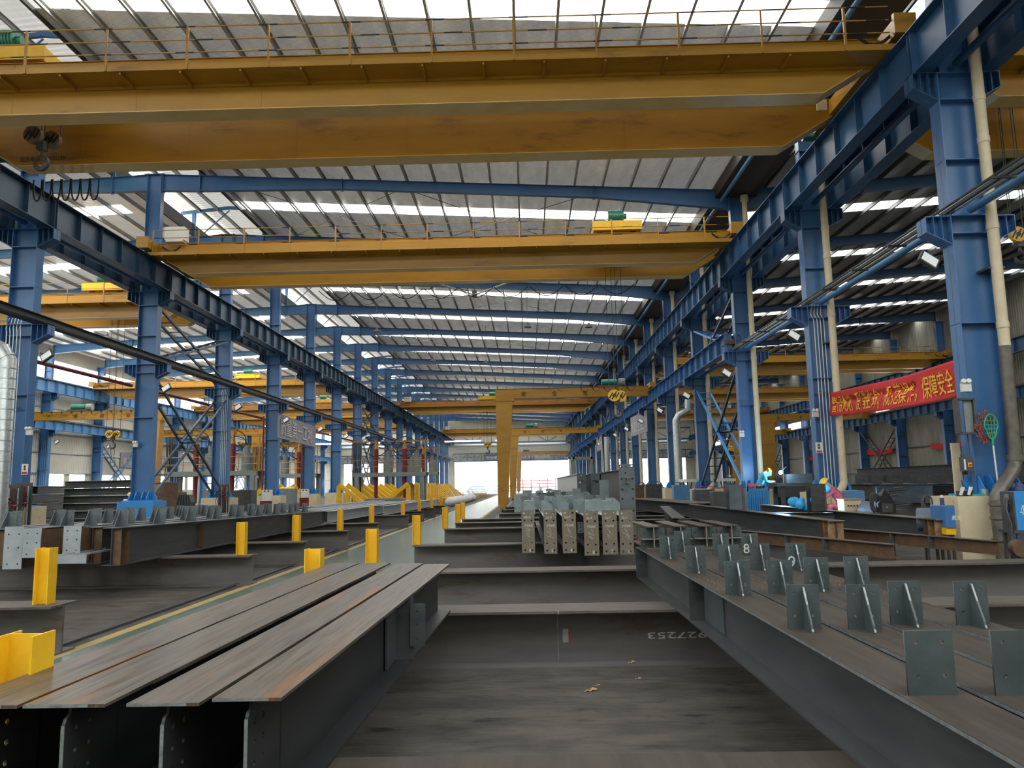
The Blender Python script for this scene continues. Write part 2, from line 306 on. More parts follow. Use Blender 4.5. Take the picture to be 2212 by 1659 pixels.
# worn side walls
struct(MB().box(-41, 35.5, -9.2, -9.05, 0, 16).build('wall_light_block', 'wallE'))  # unseen wall added behind the camera to keep light off the foreground
def wall(name, x, m, bands):
    t = MB()
    for z0, z1, holes in bands: 
        ys = [-9] + [q for h in holes for q in h] + [YE]
        for a, b in zip(ys[::2], ys[1::2]): t.box(x - .04, x + .04, a, b, z0, z1)
    return struct(t.build(name, m))
lowL = [(FY(k) + a, FY(k) + b) for k in range(7, 19) for a, b in ((1.4, 3.6), (4.4, 6.8))]
wall('wall_left', -40.45, 'wallL', [(0, 1.9, [(FY(13) + .6, FY(13) + 5)]), (1.9, 3.4, lowL), (3.4, 11.35, []), (13.1, 14.6, [])])
wall('wall_right', 34.95, 'wallR', [(0, 8.2, [(FY(11) + 1, FY(11) + 5), (FY(15) + 1, FY(15) + 6)]), (8.2, 9.0, [(FY(k) + .6, FY(k) + 7.4) for k in range(7, 19)]), (9.0, 15.6, [])])
t = MB()
for y0 in [FY(k) for k in range(6, 20)]:
    for z in (3.45, 5.2, 6.9, 9.0): t.bar((-40.35, y0 + .3, z), (-40.35, y0 + 7.7, z), .06, .12)
struct(t.build('trim_5', 'galv'))
t = MB()
for y0 in [FY(k) for k in range(6, 20)]:
    for z in (2.2, 4.4): t.bar((34.85, y0 + .3, z), (34.85, y0 + 7.7, z), .06, .12)
struct(t.build('trim_6', 'dark'))
# end wall with three openings to the yard
t = MB()
for a, b in ((-40.4, -15.3), (-15.3, 8.7), (8.7, 34.9)): t.box(a, b, YE - .05, YE + .05, 6.75, 16.5)
for a, b in ((-40.4, -38), (-28, -26.5), (-16.2, -14.9), (8.9, 9.6), (20, 21), (33, 34.9)): t.box(a, b, YE - .05, YE + .05, 0, 6.75)
struct(t.build('wall_far', 'wallE'))
# roof sheets with the open strips of the roof lights
def sheets(name, xs, m):
    t = MB(); y = 4.0
    for (yc, w) in SKY_S + [(YE + 1, 0)]:
        a, b = y, yc - w / 2
        for x0, x1 in zip(xs[:-1], xs[1:]): t.add([(x0, a, roof(x0)), (x1, a, roof(x1)), (x1, b, roof(x1)), (x0, b, roof(x0))], [(0, 3, 2, 1)])
        y = yc + w / 2
    return struct(t.build(name, m))
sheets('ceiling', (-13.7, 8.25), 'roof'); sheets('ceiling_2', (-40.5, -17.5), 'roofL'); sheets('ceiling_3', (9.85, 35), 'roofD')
nwin = 0
for (yc, w) in SKY_S:
    for x0, x1 in ((-13.7, 8.25), (-38.5, -19), (10.5, 33)):
        nwin += 1
        ww = w if x0 < 9 else w * .7
        t = MB(); t.add([(x0, yc - w / 2, roof(x0) + .03), (x1, yc - w / 2, roof(x1) + .03), (x1, yc + w / 2, roof(x1) + .03), (x0, yc + w / 2, roof(x0) + .03)], [(0, 1, 2, 3)])
        o = struct(t.build('window_%d' % nwin, 'panel'))
for x0, x1 in ((-40.5, -38.5), (-19, -17.5)):
    t = MB()
    for yc, w in SKY_S: t.add([(x0, yc - w / 2, roof(x0)), (x1, yc - w / 2, roof(x1)), (x1, yc + w / 2, roof(x1)), (x0, yc + w / 2, roof(x0))], [(0, 3, 2, 1)])
    struct(t.build('ceiling_infill', 'roofL')).name = 'ceiling_4' if x0 < -30 else 'ceiling_5'
# valley gutter over the right column row
t = MB(); t.box(8.2, 8.24, 4, YE, 13.62, 14.15).box(9.86, 9.9, 4, YE, 13.62, 14.15).box(8.2, 9.9, 4, YE, 13.58, 13.62)
struct(t.build('trim_7', 'gutter'))
# ridge ventilator: raised little roof on posts
t = MB(); t.add([(-18.3, 4, 16.75), (-15.6, 4, 17.0), (-12.9, 4, 16.75), (-18.3, YE, 16.75), (-15.6, YE, 17.0), (-12.9, YE, 16.75), ],
    [(0, 1, 4, 3), (1, 2, 5, 4)])
struct(t.build('ceiling_6', 'vent'))
t = MB()
for x in (-17.55, -13.65): t.box(x - .04, x + .04, 4, YE, roof(x) - .1, roof(x) + .55)
struct(t.build('trim_8', 'gutter'))

# ================================================================== STEEL FRAME
def column_kit(name, zt_lower, zt_top, both=True, side=1, low=True):
    """H-shaped crane column standing on its base plate at z = 0 of the thing; returns nothing but children of root"""
    root = thing(name, (0, 0, 0), 'x', 'column')
    w, fw = .80, .38
    t = MB(); t.box(-w / 2, w / 2, -.008, .008, 0, zt_lower).box(-w / 2, -w / 2 + .02, -fw / 2, fw / 2, 0, zt_lower).box(w / 2 - .02, w / 2, -fw / 2, fw / 2, 0, zt_lower)
    for z in (3.4, 5.25, 5.62, zt_lower - 1.9, zt_lower - .6, zt_lower - .02): t.box(-w / 2, w / 2, -fw / 2, fw / 2, z - .01, z + .01)
    t.build('column_shaft', 'blue', root)
    t = MB(); u = .31
    t.box(-u, u, -.008, .008, zt_lower, zt_top).box(-u, -u + .02, -.15, .15, zt_lower, zt_top).box(u - .02, u, -.15, .15, zt_lower, zt_top).box(-u - .03, u + .03, -.17, .17, zt_lower + 1.9, zt_lower + 1.92).box(-u - .12, u + .12, -.16, .16, zt_top - .02, zt_top)
    t.build('upper_shaft', 'blue', root)
    bx = .62 if both else .42
    t = MB(); t.box(-bx, bx, -.42, .42, 0, .04)
    for x in (-.36, -.14, .14, .36):
        for s in (-1, 1): t.prism([(.05, .04), (.4, .04), (.4, .14), (.22, .38), (.05, .38)] if s > 0 else [(-.05, .04), (-.4, .04), (-.4, .14), (-.22, .38), (-.05, .38)], x - .01, x + .01, axis='x')
    for s in (-1, 1) if both else (side,): t.prism([(s * .4, .04), (s * bx, .04), (s * bx, .14)] if not both else [(s * .4, .04), (s * .6, .04), (s * .6, .14), (s * .48, .36), (s * .4, .36)], -.01, .01)
    t.build('base_plate', 'sky_blue', root)
    for zc, dp in ((zt_lower, .42),) + (((zt_lower - 3.1, .40),) if low else ()):
        for s in ((-1, 1) if both else (side,)):
            t = MB(); x0, x1 = s * w / 2, s * .90
            t.prism([(x0, zc), (x1, zc), (x1, zc - dp * .8), (x0 + s * .12, zc - dp * 1.4), (x0, zc - dp * 1.4)], -.008, .008)
            t.box(min(x0, x1), max(x0, x1), -.18, .18, zc - .016, zc)
            t.box(min(x1 - s * .016, x1), max(x1 - s * .016, x1), -.18, .18, zc - dp * .8, zc)
            t.bar((x1, 0, zc - dp * .8), (x0, 0, zc - dp * 1.45), .36, .016, up=(0, 0, 1))
            for f in (.33, .66): t.box(x0 + (x1 - x0) * f - .006, x0 + (x1 - x0) * f + .006, -.17, .17, zc - dp * (1.35 - .5 * f), zc - .01)
            t.build('corbel', 'blue2' if zc == zt_lower else 'blue', root)
    return root
PB = 1.37    # plinth top
def frame_under(x):   # underside of the rafter at a column
    return roof(x) - .2 - .72
protoL = column_kit('steel_column', 10.08 - PB, 15.25 - PB)
protoR = column_kit('steel_column', 10.08 - PB, 13.88 - PB)
protoW = column_kit('steel_column', 10.08 - .3, 13.5 - .3, both=False, side=1)
protoE = column_kit('steel_column', 10.08 - .3, 14.5 - .3, both=False, side=-1)
def place(proto, first, loc, label, group):
    if first: proto.location = loc; proto['label'] = label; proto['group'] = group; return proto
    return dup(proto, loc, label, group)
for k in range(3, 20):
    place(protoL, k == 3, (XL, FY(k), PB), 'blue steel column on the left of the main hall, %s from the camera' % ORD[k - 2], 'left row of columns')
for k in range(2, 20):
    place(protoR, k == 2, (XR, FY(k), PB), 'blue steel column on the right of the main hall, %s from the camera' % ORD[k - 1], 'right row of columns')
for k in range(7, 20):
    place(protoW, k == 7, (-40, FY(k), .3), 'blue steel wall column of the far left side wall, %s along from the camera' % ORD[k - 6], 'columns of the left side wall')
    place(protoE, k == 7, (34.45, FY(k), .3), 'dark blue wall column of the far right side wall, %s along from the camera' % ORD[k - 6], 'columns of the right side wall')
# plinths
def plinth(x, y, m, label, s=.74, d=.55):
    t = MB(); t.box(x - s, x + s, y - d, y + d, 0, PB)
    return tag(t.build('column_plinth', m), label, 'plinth', 'column plinths')
for k in range(3, 20): plinth(XL, FY(k), 'sky_blue' if k == 4 else 'conc', ('bright blue steel plinth under the left column with cross bracing' if k == 4 else 'cream plinth under the left row column, %s from the camera' % ORD[k - 2]))
for k in range(2, 20): plinth(XR, FY(k), 'conc', 'stained cream plinth under the nearest right column' if k == 2 else 'cream plinth under the right row column, %s from the camera' % ORD[k - 1], .76 if k > 2 else .95, .5)
for k in range(7, 20):
    for x, w_ in ((-40, 'left'), (34.45, 'right')): tag(MB().box(x - .55, x + .55, FY(k) - .45, FY(k) + .45, 0, .3).build('column_footing', 'grey'), 'low footing under the %s side wall column, %s along' % (w_, ORD[k - 6]), 'footing', 'wall column footings')

# runway beams: one object per span
def runway_mesh(dep, bf=.36, tf=.42):
    t = MB(); t.box(-bf / 2, bf / 2, .01, 7.99, 0, .022).box(-tf / 2, tf / 2, .01, 7.99, dep - .022, dep).box(-.007, .007, .01, 7.99, .02, dep - .02)
    for i in range(7): 
        y = .06 + i * 1.3133; t.box(-.16, .16, y - .006, y + .006, .06 if 0 < i < 6 else .02, dep - .02)
    return t
RUN = [(8.42, 10.08, 1.0, 1, 20, 'blue2', 'upper runway beam along the right columns', 'upper right runway beams'),
       (9.74, 10.08, 1.0, 1, 20, 'blue2', 'upper runway beam outside the right columns', 'upper runway beams of the right bay'),
       (-14.97, 10.08, 1.0, 2, 20, 'bluek', 'upper runway beam along the left columns', 'upper left runway beams'),
       (-16.33, 10.08, 1.0, 2, 20, 'bluek', 'upper runway beam outside the left columns', 'upper runway beams of the left bay'),
       (-39.33, 10.08, 1.0, 7, 20, 'lblue', 'upper runway beam along the left side wall', 'upper runway beams on the left wall'),
       (33.78, 10.08, 1.0, 6, 20, 'blue2', 'upper runway beam along the right side wall', 'upper runway beams on the right wall'),
       (8.42, 6.98, .78, 4, 20, 'blue', 'lower runway beam along the right columns', 'lower right runway beams'),
       (-39.33, 6.98, .8, 7, 20, 'lblue', 'lower runway beam along the left side wall', 'lower runway beams on the left wall'),
       (33.78, 6.98, .8, 6, 20, 'blue2', 'lower runway beam along the right side wall', 'lower runway beams on the right wall')]
for x, z, dep, k0, k1, m, lab, grp in RUN:
    p = None
    for k in range(k0, k1):
        lb = 'blue %s, %s span from the camera' % (lab, ORD[k - k0 + 1])
        if p is None: p = runway_mesh(dep).build('runway_beam', m); p.location = (x, FY(k) + 4, z); tag(p, lb, 'beam', grp)
        else: c = p.copy(); C.objects.link(c); c.location = (x, FY(k) + 4, z); c['label'] = lb
    t = MB(); t.box(x - .035, x + .035, FY(k0) + .1, FY(k1) - .1, z + dep, z + dep + .11)
    for i in range(int((k1 - k0) * 8 / .9)): t.box(x - .12, x + .12, FY(k0) + .4 + i * .9, FY(k0) + .52 + i * .9, z + dep, z + dep + .03)
    tag(t.build('crane_rail', 'steel_r'), 'long brown crane rail on the %s' % lab, 'rail', 'crane rails')

# rafters
def rafter(y, pts, mname, label, group):
    """pts: (x, depth) list; web, flanges and stiffeners in one member"""
    t = MB(); top = [(x, roof(x) - .2) for x, d in pts]; bot = [(x, roof(x) - .2 - d) for x, d in pts]
    for (a, b, c, d) in zip(top[:-1], top[1:], bot[:-1], bot[1:]):
        t.prism([a, b, d, c], y - .006, y + .006)
        t.prism([a, b, (b[0], b[1] - .018), (a[0], a[1] - .018)], y - .12, y + .12); t.prism([(c[0], c[1] + .018), (d[0], d[1] + .018), d, c], y - .12, y + .12)
    for i, (x, d) in enumerate(pts):
        t.box(x - .012, x + .012, y - .12, y + .12, roof(x) - .24 - d, roof(x) - .14)
        if i and i < len(pts) - 1: t.box(x - .06, x + .06, y - .03, y + .03, roof(x) - .28 - d, roof(x) - .2 - d + .02)
    x0, x1 = pts[0][0], pts[-1][0]; n = int(abs(x1 - x0) / 2.4)
    for i in range(1, n):
        x = x0 + (x1 - x0) * i / n; t.bar((x, y + .02, roof(x) - .62), (x + .25, y + .75, roof(x) - .2), .05, .05)
    return tag(t.build('roof_rafter', mname), label, 'rafter', group)
for k in range(3, 20):
    rafter(FY(k), [(-15.3, .72), (-13.7, .68), (-7.6, .42), (3.1, .47), (8.75, .82)], 'blue', 'blue tapered roof rafter across the main hall, %s from the camera' % ORD[k - 2], 'main hall rafters')
    rafter(FY(k), [(-39.7, .72), (-33, .45), (-20.5, .46), (-17.5, .66), (-15.95, .72)], 'lblue', 'pale blue roof rafter across the left bay, %s from the camera' % ORD[k - 2], 'left bay rafters')
    rafter(FY(k), [(9.42, .85), (14.4, .5), (28, .45), (34.2, .75)], 'blue2', 'dark blue roof rafter across the right bay, %s from the camera' % ORD[k - 2], 'right bay rafters')
    t = MB()
    for x in (-17.5, -13.7): t.box(x - .09, x + .09, FY(k) - .05, FY(k) + .05, roof(x) - .2, 16.5)
    t.bar((-18.2, FY(k), 16.5), (-15.6, FY(k), 16.75), .12, .16); t.bar((-15.6, FY(k), 16.75), (-13, FY(k), 16.5), .12, .16); t.bar((-16.9, FY(k), 15.4), (-15.6, FY(k), 16.6), .05, .05)
    tag(t.build('ridge_vent_frame', 'blue'), 'small blue frame carrying the raised ridge vent, %s from the camera' % ORD[k - 2], 'frame', 'ridge vent frames')
# purlins: long cold-formed channels
def purlin(x, z, label, group, m='purlin', flip=1):
    t = MB(); t.box(x - .006, x + .006, 10, YE - .2, z - .19, z - .005).box(min(x, x + .07 * flip), max(x, x + .07 * flip), 10, YE - .2, z - .012, z - .004).box(min(x, x + .07 * flip), max(x, x + .07 * flip), 10, YE - .2, z - .19, z - .18)
    return tag(t.build('roof_purlin', m), label, 'purlin', group)
i = 0; x = -13.2
while x < 8.1:
    i += 1; purlin(x, roof(x), 'grey roof purlin over the main hall, %s from the ridge vent' % ORD[i], 'main hall purlins'); x += 1.19
i = 0; x = -18.2
while x > -40: i += 1; purlin(x, roof(x), 'grey roof purlin over the left bay, %s from the ridge vent' % ORD[i], 'left bay purlins', flip=-1); x -= 1.25
i = 0; x = 10.3
while x < 34.5: i += 1; purlin(x, roof(x), 'dark grey roof purlin over the right bay, %s from the gutter' % ORD[i], 'right bay purlins', 'dark'); x += 1.22
for i, x in enumerate((-17.2, -16.2, -15, -14)):
    purlin(x, 16.72, 'purlin inside the ridge vent, %s from the left' % ORD[i + 1], 'ridge vent purlins')
# blue tie pipes along the column heads, spans
def long_pipe(x, z, r, k0, k1, m, name, lab, grp, cat='pipe', dz=0):
    p = None
    for k in range(k0, k1):
        if p is None: p = MB().cyl((x, FY(k) + .2, z), (x, FY(k) + 7.8, z), r, 12).build(name, m, smooth=True); tag(p, '%s, %s span from the camera' % (lab, ORD[1]), cat, grp); base = p.location.copy()
        else: c = p.copy(); C.objects.link(c); c.location = base + Vector((0, 8 * (k - k0), 0)); c['label'] = '%s, %s span from the camera' % (lab, ORD[k - k0 + 1])
long_pipe(8.42, 13.42, .075, 2, 20, 'lblue', 'tie_pipe', 'blue tie pipe under the valley gutter', 'tie pipes under the gutter')
long_pipe(9.1, 10.25, .085, 1, 20, 'blue2', 'tie_pipe', 'blue tie pipe between the upper corbels of the right columns', 'upper tie pipes')
long_pipe(9.1, 7.1, .085, 1, 5, 'lblue', 'tie_pipe', 'blue tie pipe between the lower brackets of the right columns', 'lower tie pipes')
long_pipe(-15.65, 10.25, .085, 2, 20, 'blue2', 'tie_pipe', 'blue tie pipe between the upper corbels of the left columns', 'left upper tie pipes')
long_pipe(-16.2, 6.1, .07, 3, 20, 'maroon', 'fire_main', 'dark red fire main along the left columns', 'fire main lengths')
# thin black power conduits carried on the lower brackets
def tray(x, z, k0, k1, lab, grp, w=.3):
    p = None
    for k in range(k0, k1):
        if p is None:
            t = MB()
            for j in range(4): t.cyl((x + w * (j / 3 - .5), FY(k) + .05, z + .05), (x + w * (j / 3 - .5), FY(k) + 7.95, z + .05), .028, 8, j % 2)
            for j in range(3): t.box(x - w / 2 - .06, x + w / 2 + .06, FY(k) + 1.9 + j * 2, FY(k) + 1.96 + j * 2, z - .02, z + .02)
            p = t.build('conduit_run', ['dark', 'galv']); tag(p, lab + ', first span from the camera', 'conduits', grp); base = p.location.copy()
        else: c = p.copy(); C.objects.link(c); c.location = base + Vector((0, 8 * (k - k0), 0)); c['label'] = lab + ', %s span from the camera' % ORD[k - k0 + 1]
tray(8.62, 7.02, 1, 4, 'bundle of black power conduits on the lower right brackets', 'right conduit runs')
p = None
for k in range(2, 20):
    lb = 'dark steel channel rail on the lower left brackets, %s span from the camera' % ORD[k - 1]
    if p is None:
        t = MB(); t.box(-.11, .11, 0, 8, 0, .014).box(-.11, .11, 0, 8, .19, .204).box(-.006, .006, 0, 8, 0, .2); t.cyl((-.28, 0, .05), (-.28, 8, .05), .04, 8).cyl((-.4, 0, .05), (-.4, 8, .05), .04, 8)
        p = t.build('busbar_channel', 'dark'); tag(p, lb, 'channel', 'lower left channels'); p.location = (-15.0, FY(k) + 4, 6.98)
    else: c = p.copy(); C.objects.link(c); c.location = (-15.0, FY(k) + 4, 6.98); c['label'] = lb

# cross bracing: two chords tied with rungs
def lattice(x, y0, z0, y1, z1, m, label, grp, w=.55, n=11):
    t = MB(); a, b = Vector((0, y0, z0)), Vector((0, y1, z1))
    for s in (-w / 2, w / 2): t.bar((x + s, y0, z0), (x + s, y1, z1), .09, .09)
    for i in range(n + 1):
        p = a.lerp(b, (i + .3) / (n + .6)); t.bar((x - w / 2, p.y, p.z), (x + w / 2, p.y, p.z), .05, .05)
    return tag(t.build('brace_ladder', m), label, 'brace', grp)
for x, nm, k, m1, m2 in ((XL, 'left', 4, 'bluek', 'bluek'), (XR, 'right', 4, 'sky_blue', 'bluek'), (XL, 'left', 9, 'bluek', 'dark'), (XR, 'right', 10, 'blue2', 'blue2'), (XL, 'left', 14, 'blue2', 'dark')):
    a, b = FY(k) + .3, FY(k + 1) - .3; wh = 'between the %s and %s %s columns' % (ORD[k - (2 if x < 0 else 1)], ORD[k - (1 if x < 0 else 0)], nm)
    for z0, z1, lv in ((1.6, 6.3, 'lower'), (7.2, 9.4, 'upper')):
        lattice(x, a, z0, b, z1, m1, '%s ladder brace rising away from the camera %s' % (lv, wh), 'ladder braces', .6, 12 if lv == 'lower' else 8)
        lattice(x, a, z1, b, z0, m2, '%s ladder brace falling away from the camera %s' % (lv, wh), 'ladder braces', .6, 12 if lv == 'lower' else 8)
for k in (9, 13):
    for x, nm, m in ((-40.1, 'left side wall', 'lblue'), (34.4, 'right side wall', 'dark')):
        kk = k if x < 0 else k - 0
        for s in (0, 1): lattice(x, FY(kk) + .3, 1 if s else 6.3, FY(kk + 1) - .3, 6.3 if s else 1, m, 'ladder brace on the %s %s, bay %s' % (nm, 'rising' if s else 'falling', ORD[k - 7]), 'wall braces', .5, 13)
# slim round roof bracing rods
for k in range(4, 12, 2):
    for x0, x1 in ((-12.5, -5), (-5, 3)):
        for s in (0, 1):
            t = MB(); t.cyl((x0, FY(k) + .1 + 7.7 * s, roof(x0) - .45), (x1, FY(k) + 7.8 - 7.7 * s, roof(x1) - .45), .014, 6)
            tag(t.build('bracing_rod', 'dark'), 'thin roof bracing rod %s, %s half of roof bay %s' % ('falling' if s else 'rising', 'left' if x0 < -6 else 'right', ORD[k - 3]), 'rod', 'roof bracing rods')
# end wall trusses and the long air duct
def truss(y, z0, z1, x0, x1, n, m, label):
    t = MB()
    for z in (z0, z1): t.bar((x0, y, z), (x1, y, z), .2, .2)
    for i in range(n + 1):
        x = x0 + (x1 - x0) * i / n; t.bar((x, y, z0), (x, y, z1), .09, .09)
        if i < n: t.bar((x, y, z0 if i % 2 else z1), (x + (x1 - x0) / n, y, z1 if i % 2 else z0), .09, .09)
    return tag(t.build('truss_girder', m), label, 'truss', 'end wall trusses')
for x0, x1, nm in ((-39.8, -16.2, 'left bay'), (-15, 8.5, 'main hall'), (9.7, 34.2, 'right bay')):
    truss(YE - 1.2, 6.7, 8.25, x0 - .15, x1 + .15, 16, 'blue2', 'lower blue truss above the far opening of the %s' % nm)
    truss(YE - .14, 10.6, 12.9, x0, x1, 6, 'blue2', 'upper blue truss on the end wall of the %s' % nm)
tag(MB().cyl((-39, YE - 2, 9.9), (33, YE - 2, 9.9), .45, 18).build('air_duct', 'galv', smooth=True), 'long grey air duct across the far end wall', 'duct')

# ================================================================== OVERHEAD CRANES
def strip_rail(t, x0, x1, y, z, r=.016, ph=0):
    """handrail painted yellow with black sleeves: slot 0 yellow, slot 1 black"""
    x = x0; i = ph
    while x < x1 - .01:
        l = (1.45, .42)[i % 2]; e = min(x + l, x1); t.cyl((x, y, z), (e, y, z), r + .001 * (i % 2), 6, i % 2); x = e; i += 1
def bridge_crane(name_label, xa, xb, y1, y2, zr=11.2, bw=.48, group='overhead travelling cranes', m='yel', walk=.69, detail=True, rail_steps=True):
    """double-girder bridge crane; xa, xb rail positions; y1, y2 near faces of the two box girders"""
    root = thing('bridge_crane', ((xa + xb) / 2, (y1 + y2 + bw) / 2, zr), name_label, 'crane', group)
    zb, zt = zr - .70, zr + .56; dx = 1.45
    for y in (y1, y2):
        t = MB(); poly = [(xa + dx, zb), (xb - dx, zb), (xb - .1, zr + .1), (xb + .15, zr + .16), (xb + .15, zt), (xa - .15, zt), (xa - .15, zr + .16), (xa + .1, zr + .1)]
        t.prism(poly, y, y + bw); t.box(xa - .1, xb + .1, y - .04, y + bw + .04, zt, zt + .015)
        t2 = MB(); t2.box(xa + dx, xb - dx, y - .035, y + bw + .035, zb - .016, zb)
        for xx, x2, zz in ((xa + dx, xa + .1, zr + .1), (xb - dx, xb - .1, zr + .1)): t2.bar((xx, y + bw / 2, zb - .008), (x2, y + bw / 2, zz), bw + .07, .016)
        t2.build('bottom_flange', 'yel_lit', root)
        for i in range(1, 8): xx = xa + (xb - xa) * (i / 8 + .01); t.box(xx - .006, xx + .006, y - .006, y + .01, zb if 0 < i < 7 else zr + .2, zt)
        g = t.build('box_girder', m, root)
        MB().box(xa + .2, xb - .2, y + .3, y + .37, zt + .015, zt + .08).build('trolley_rail', 'steel_r', root)
    wz = zr - .09; yo = y1 - walk
    t = MB(); t.box(xa + .05, xb - .05, yo, y1, wz, wz + .012).box(xa + .05, xb - .05, yo - .05, yo, wz - .02, wz + .12).box(xa + .3, xb - .3, y1 - .05, y1, wz - .07, wz)
    n = int((xb - xa - 1) / 1.36); near = y1 < 35 and xa < 0
    if not near:
        for i in range(n): x = xa + .6 + i * 1.36; t.box(x - .02, x + .02, yo, y1, wz - .07, wz)
    wk = t.build('walkway', m, root)
    if near:
        b0 = None
        for i in range(n):
            x = xa + .6 + i * 1.36
            if b0 is None: b0 = MB().box(x - .02, x + .02, yo, y1, wz - .07, wz).build('walkway_bracket', 'yel', wk)
            else: b = b0.copy(); C.objects.link(b); b.location = (i * 1.36, 0, 0)
    t = MB(); x = xa + .25; i = 0
    while x < xb: 
        w_ = .035 if i % 2 else .05; t.box(x - w_ / 2, x + w_ / 2, yo - .07, yo - .03, wz - .02, wz + 1.0); x += 1.83; i += 1
    for z, ph in ((wz + 1.0, 0), (wz + .68, 1), (wz + .38, 0)): strip_rail(t, xa + .25, xb - .2, yo - .05, z, ph=ph)
    t.build('handrail', [m, 'black'], root)
    for x, s in ((xa, 1), (xb, -1)):
        t = MB(); t.box(x - .17, x + .17, y1 - .95, y2 + bw + .95, zr + .14, zr + .52)
        for y in (y1 - 1.05, y2 + bw + .95): t.box(x - .24, x + .24, y, y + .1, zr + .1, zr + .56)
        ec = t.build('end_carriage', m, root)
        for y in (y1 - .5, y2 + bw + .5):
            MB().cyl((x - .07, y, zr + .16), (x + .07, y, zr + .16), .16, 18).build('wheel', 'dark', ec)
        t = MB().cyl((x - s * -.1, y2 + bw + .75, zr + .1), (x + s * .45, y2 + bw + .75, zr + .1), .11, 12); t.build('drive_motor', 'green', ec, True)
    t = MB().box(xa + .55, xa + 1.35, yo + .25, yo + .7, zt + .05, zt + .6).box(xa + .6, xa + 1.3, yo + .25, yo + .65, zt - .02, zt + .05); t.build('control_cabinet', 'white', root)
    t = MB()
    for x0, s in ((xb - .9, 1), (xa + .6, -1)):
        for q in range(3): t.tube([(x0 + .5 * i / 6 * 1.5, yo + .02, wz + .33 - .22 * math.sin(math.pi * i / 6) - .03 * q + .05) for i in range(7)], .012, 5)
    t.build('loose_cable', 'black', root)
    return root
def trolley(x, y1, y2, zt, label, w=1.7, m='yel2', group='crane trolleys'):
    root = thing('crane_trolley', (x, (y1 + y2) / 2, zt + .09), label, 'trolley', group)
    t = MB(); z = zt + .2; t.box(x - w / 2, x + w / 2, y1, y2 + .5, z, z + .34).box(x - w / 2 - .06, x + w / 2 + .06, y1 - .05, y1, z - .02, z + .36)
    t.build('trolley_frame', m, root)
    for yy in (y1 + .33, y2 + .33):
        for s in (-1, 1): MB().cyl((x + s * w * .36, yy - .05, zt + .2), (x + s * w * .36, yy + .05, zt + .2), .12, 14).build('wheel', 'dark', root)
    t = MB().cyl((x - .35, y1 + .25, z + .62), (x + .3, y1 + .25, z + .62), .24, 18); t.cyl((x + .3, y1 + .25, z + .62), (x + .42, y1 + .25, z + .62), .12, 12)
    for i in range(8): t.cyl((x - .3 + i * .075, y1 + .25, z + .62), (x - .28 + i * .075, y1 + .25, z + .62), .265, 18)
    t.box(x - .3, x + .25, y1 + .1, y1 + .4, z + .34, z + .45); t.build('hoist_motor', 'green', root, True)
    MB().cyl((x - .5, (y1 + y2) / 2 + .3, z + .4), (x + .6, (y1 + y2) / 2 + .3, z + .4), .28, 20).build('rope_drum', 'dark', root, True)
    return root
def hook_block(x, y, z, ztop, label, s=1.0, rope=.012, group='hook blocks', sling=0, my='yel2'):
    """striped sheave pair with a hook, hanging on four ropes; z is the sheave centre"""
    root = thing('hook_block', (x, y, z), label, 'hook', group)
    for dx, dy in ((-.14, -.16), (.16, .16)):
        t = MB(); t.cyl((x + dx * s, y + dy * s - .07 * s, z), (x + dx * s, y + dy * s + .07 * s, z), .24 * s, 26, 0)
        t.cyl((x + dx * s, y + dy * s - .08 * s, z), (x + dx * s, y + dy * s + .08 * s, z), .07 * s, 14, 1)
        for q in range(-1, 2):
            for ss in (-1, 1): 
                c = Vector((x + dx * s + (q * .13) * s, y + dy * s + ss * .072 * s, z)); l = (.2 - abs(q) * .06) * s
                t.bar(c + Vector((-l * .5, 0, -l * .8)), c + Vector((l * .5, 0, l * .8)), .004, .05 * s, 1, up=(1, 0, 0))
        t.build('sheave', [my, 'black'], root, True)
    t = MB(); t.box(x - .1 * s, x + .1 * s, y - .1 * s, y + .1 * s, z - .36 * s, z - .1 * s).cyl((x, y, z - .5 * s), (x, y, z - .34 * s), .05 * s, 10)
    t.build('swivel', 'dark', root)
    pts = [(0, -.45)] + [(math.sin(R(a)) * .17, -.70 + math.cos(R(a)) * .17) for a in range(20, 290, 18)]; t = MB(); o = len(pts)
    v = [Vector((x + p[0] * s, y, z + p[1] * s)) for p in pts]
    for i in range(len(v) - 1):
        rr = s * (.045 + .03 * math.sin(math.pi * i / len(v))) * (1 if i < len(v) - 3 else .7); t.tube([v[i], v[i + 1] + (v[i + 1] - v[i]) * .15], rr, 8)
    t.build('hook', 'dark', root, True)
    t = MB()
    for dx, dy in ((-.34, -.16), (.06, -.16), (-.06, .16), (.38, .16)): t.cyl((x + dx * s, y + dy * s, z), (x + dx * s * .9, y + dy * s, ztop), rope, 5)
    t.build('wire_rope', 'dark', root)
    if sling:
        t = MB(); zz = z - .85 * s
        for a in range(2):
            for i in range(int(sling / .07)):
                q = zz - i * .07; dx = (.05 + .03 * math.sin(i * .7)) * (1 if a else -1) + .09 * a * math.sin(i * .16)
                t.tube([(x + dx + .025 * math.cos(w_) * (i % 2) , y + .025 * math.cos(w_) * (1 - i % 2), q + .05 * math.sin(w_)) for w_ in [k * math.pi / 3 for k in range(7)]], .008, 4, caps=False)
        t.build('sling_chain', 'dark', root)
    return root
A, B_ = -14.97, 8.42
c1 = bridge_crane('nearest yellow double girder crane, spanning the main hall overhead', A, B_, 16.72, 19.5, walk=.69)
text('服务电话:', .17, 'ink', 'phone_lettering', c1, at(43, 349, Y=19.47), (1, 0, 0), (0, 0, 1), wide=.8)
text('1935150', .165, 'ink', 'phone_lettering', c1, at(103, 346, Y=19.47), (1, 0, 0), (0, 0, 1), wide=.8)
t = MB()
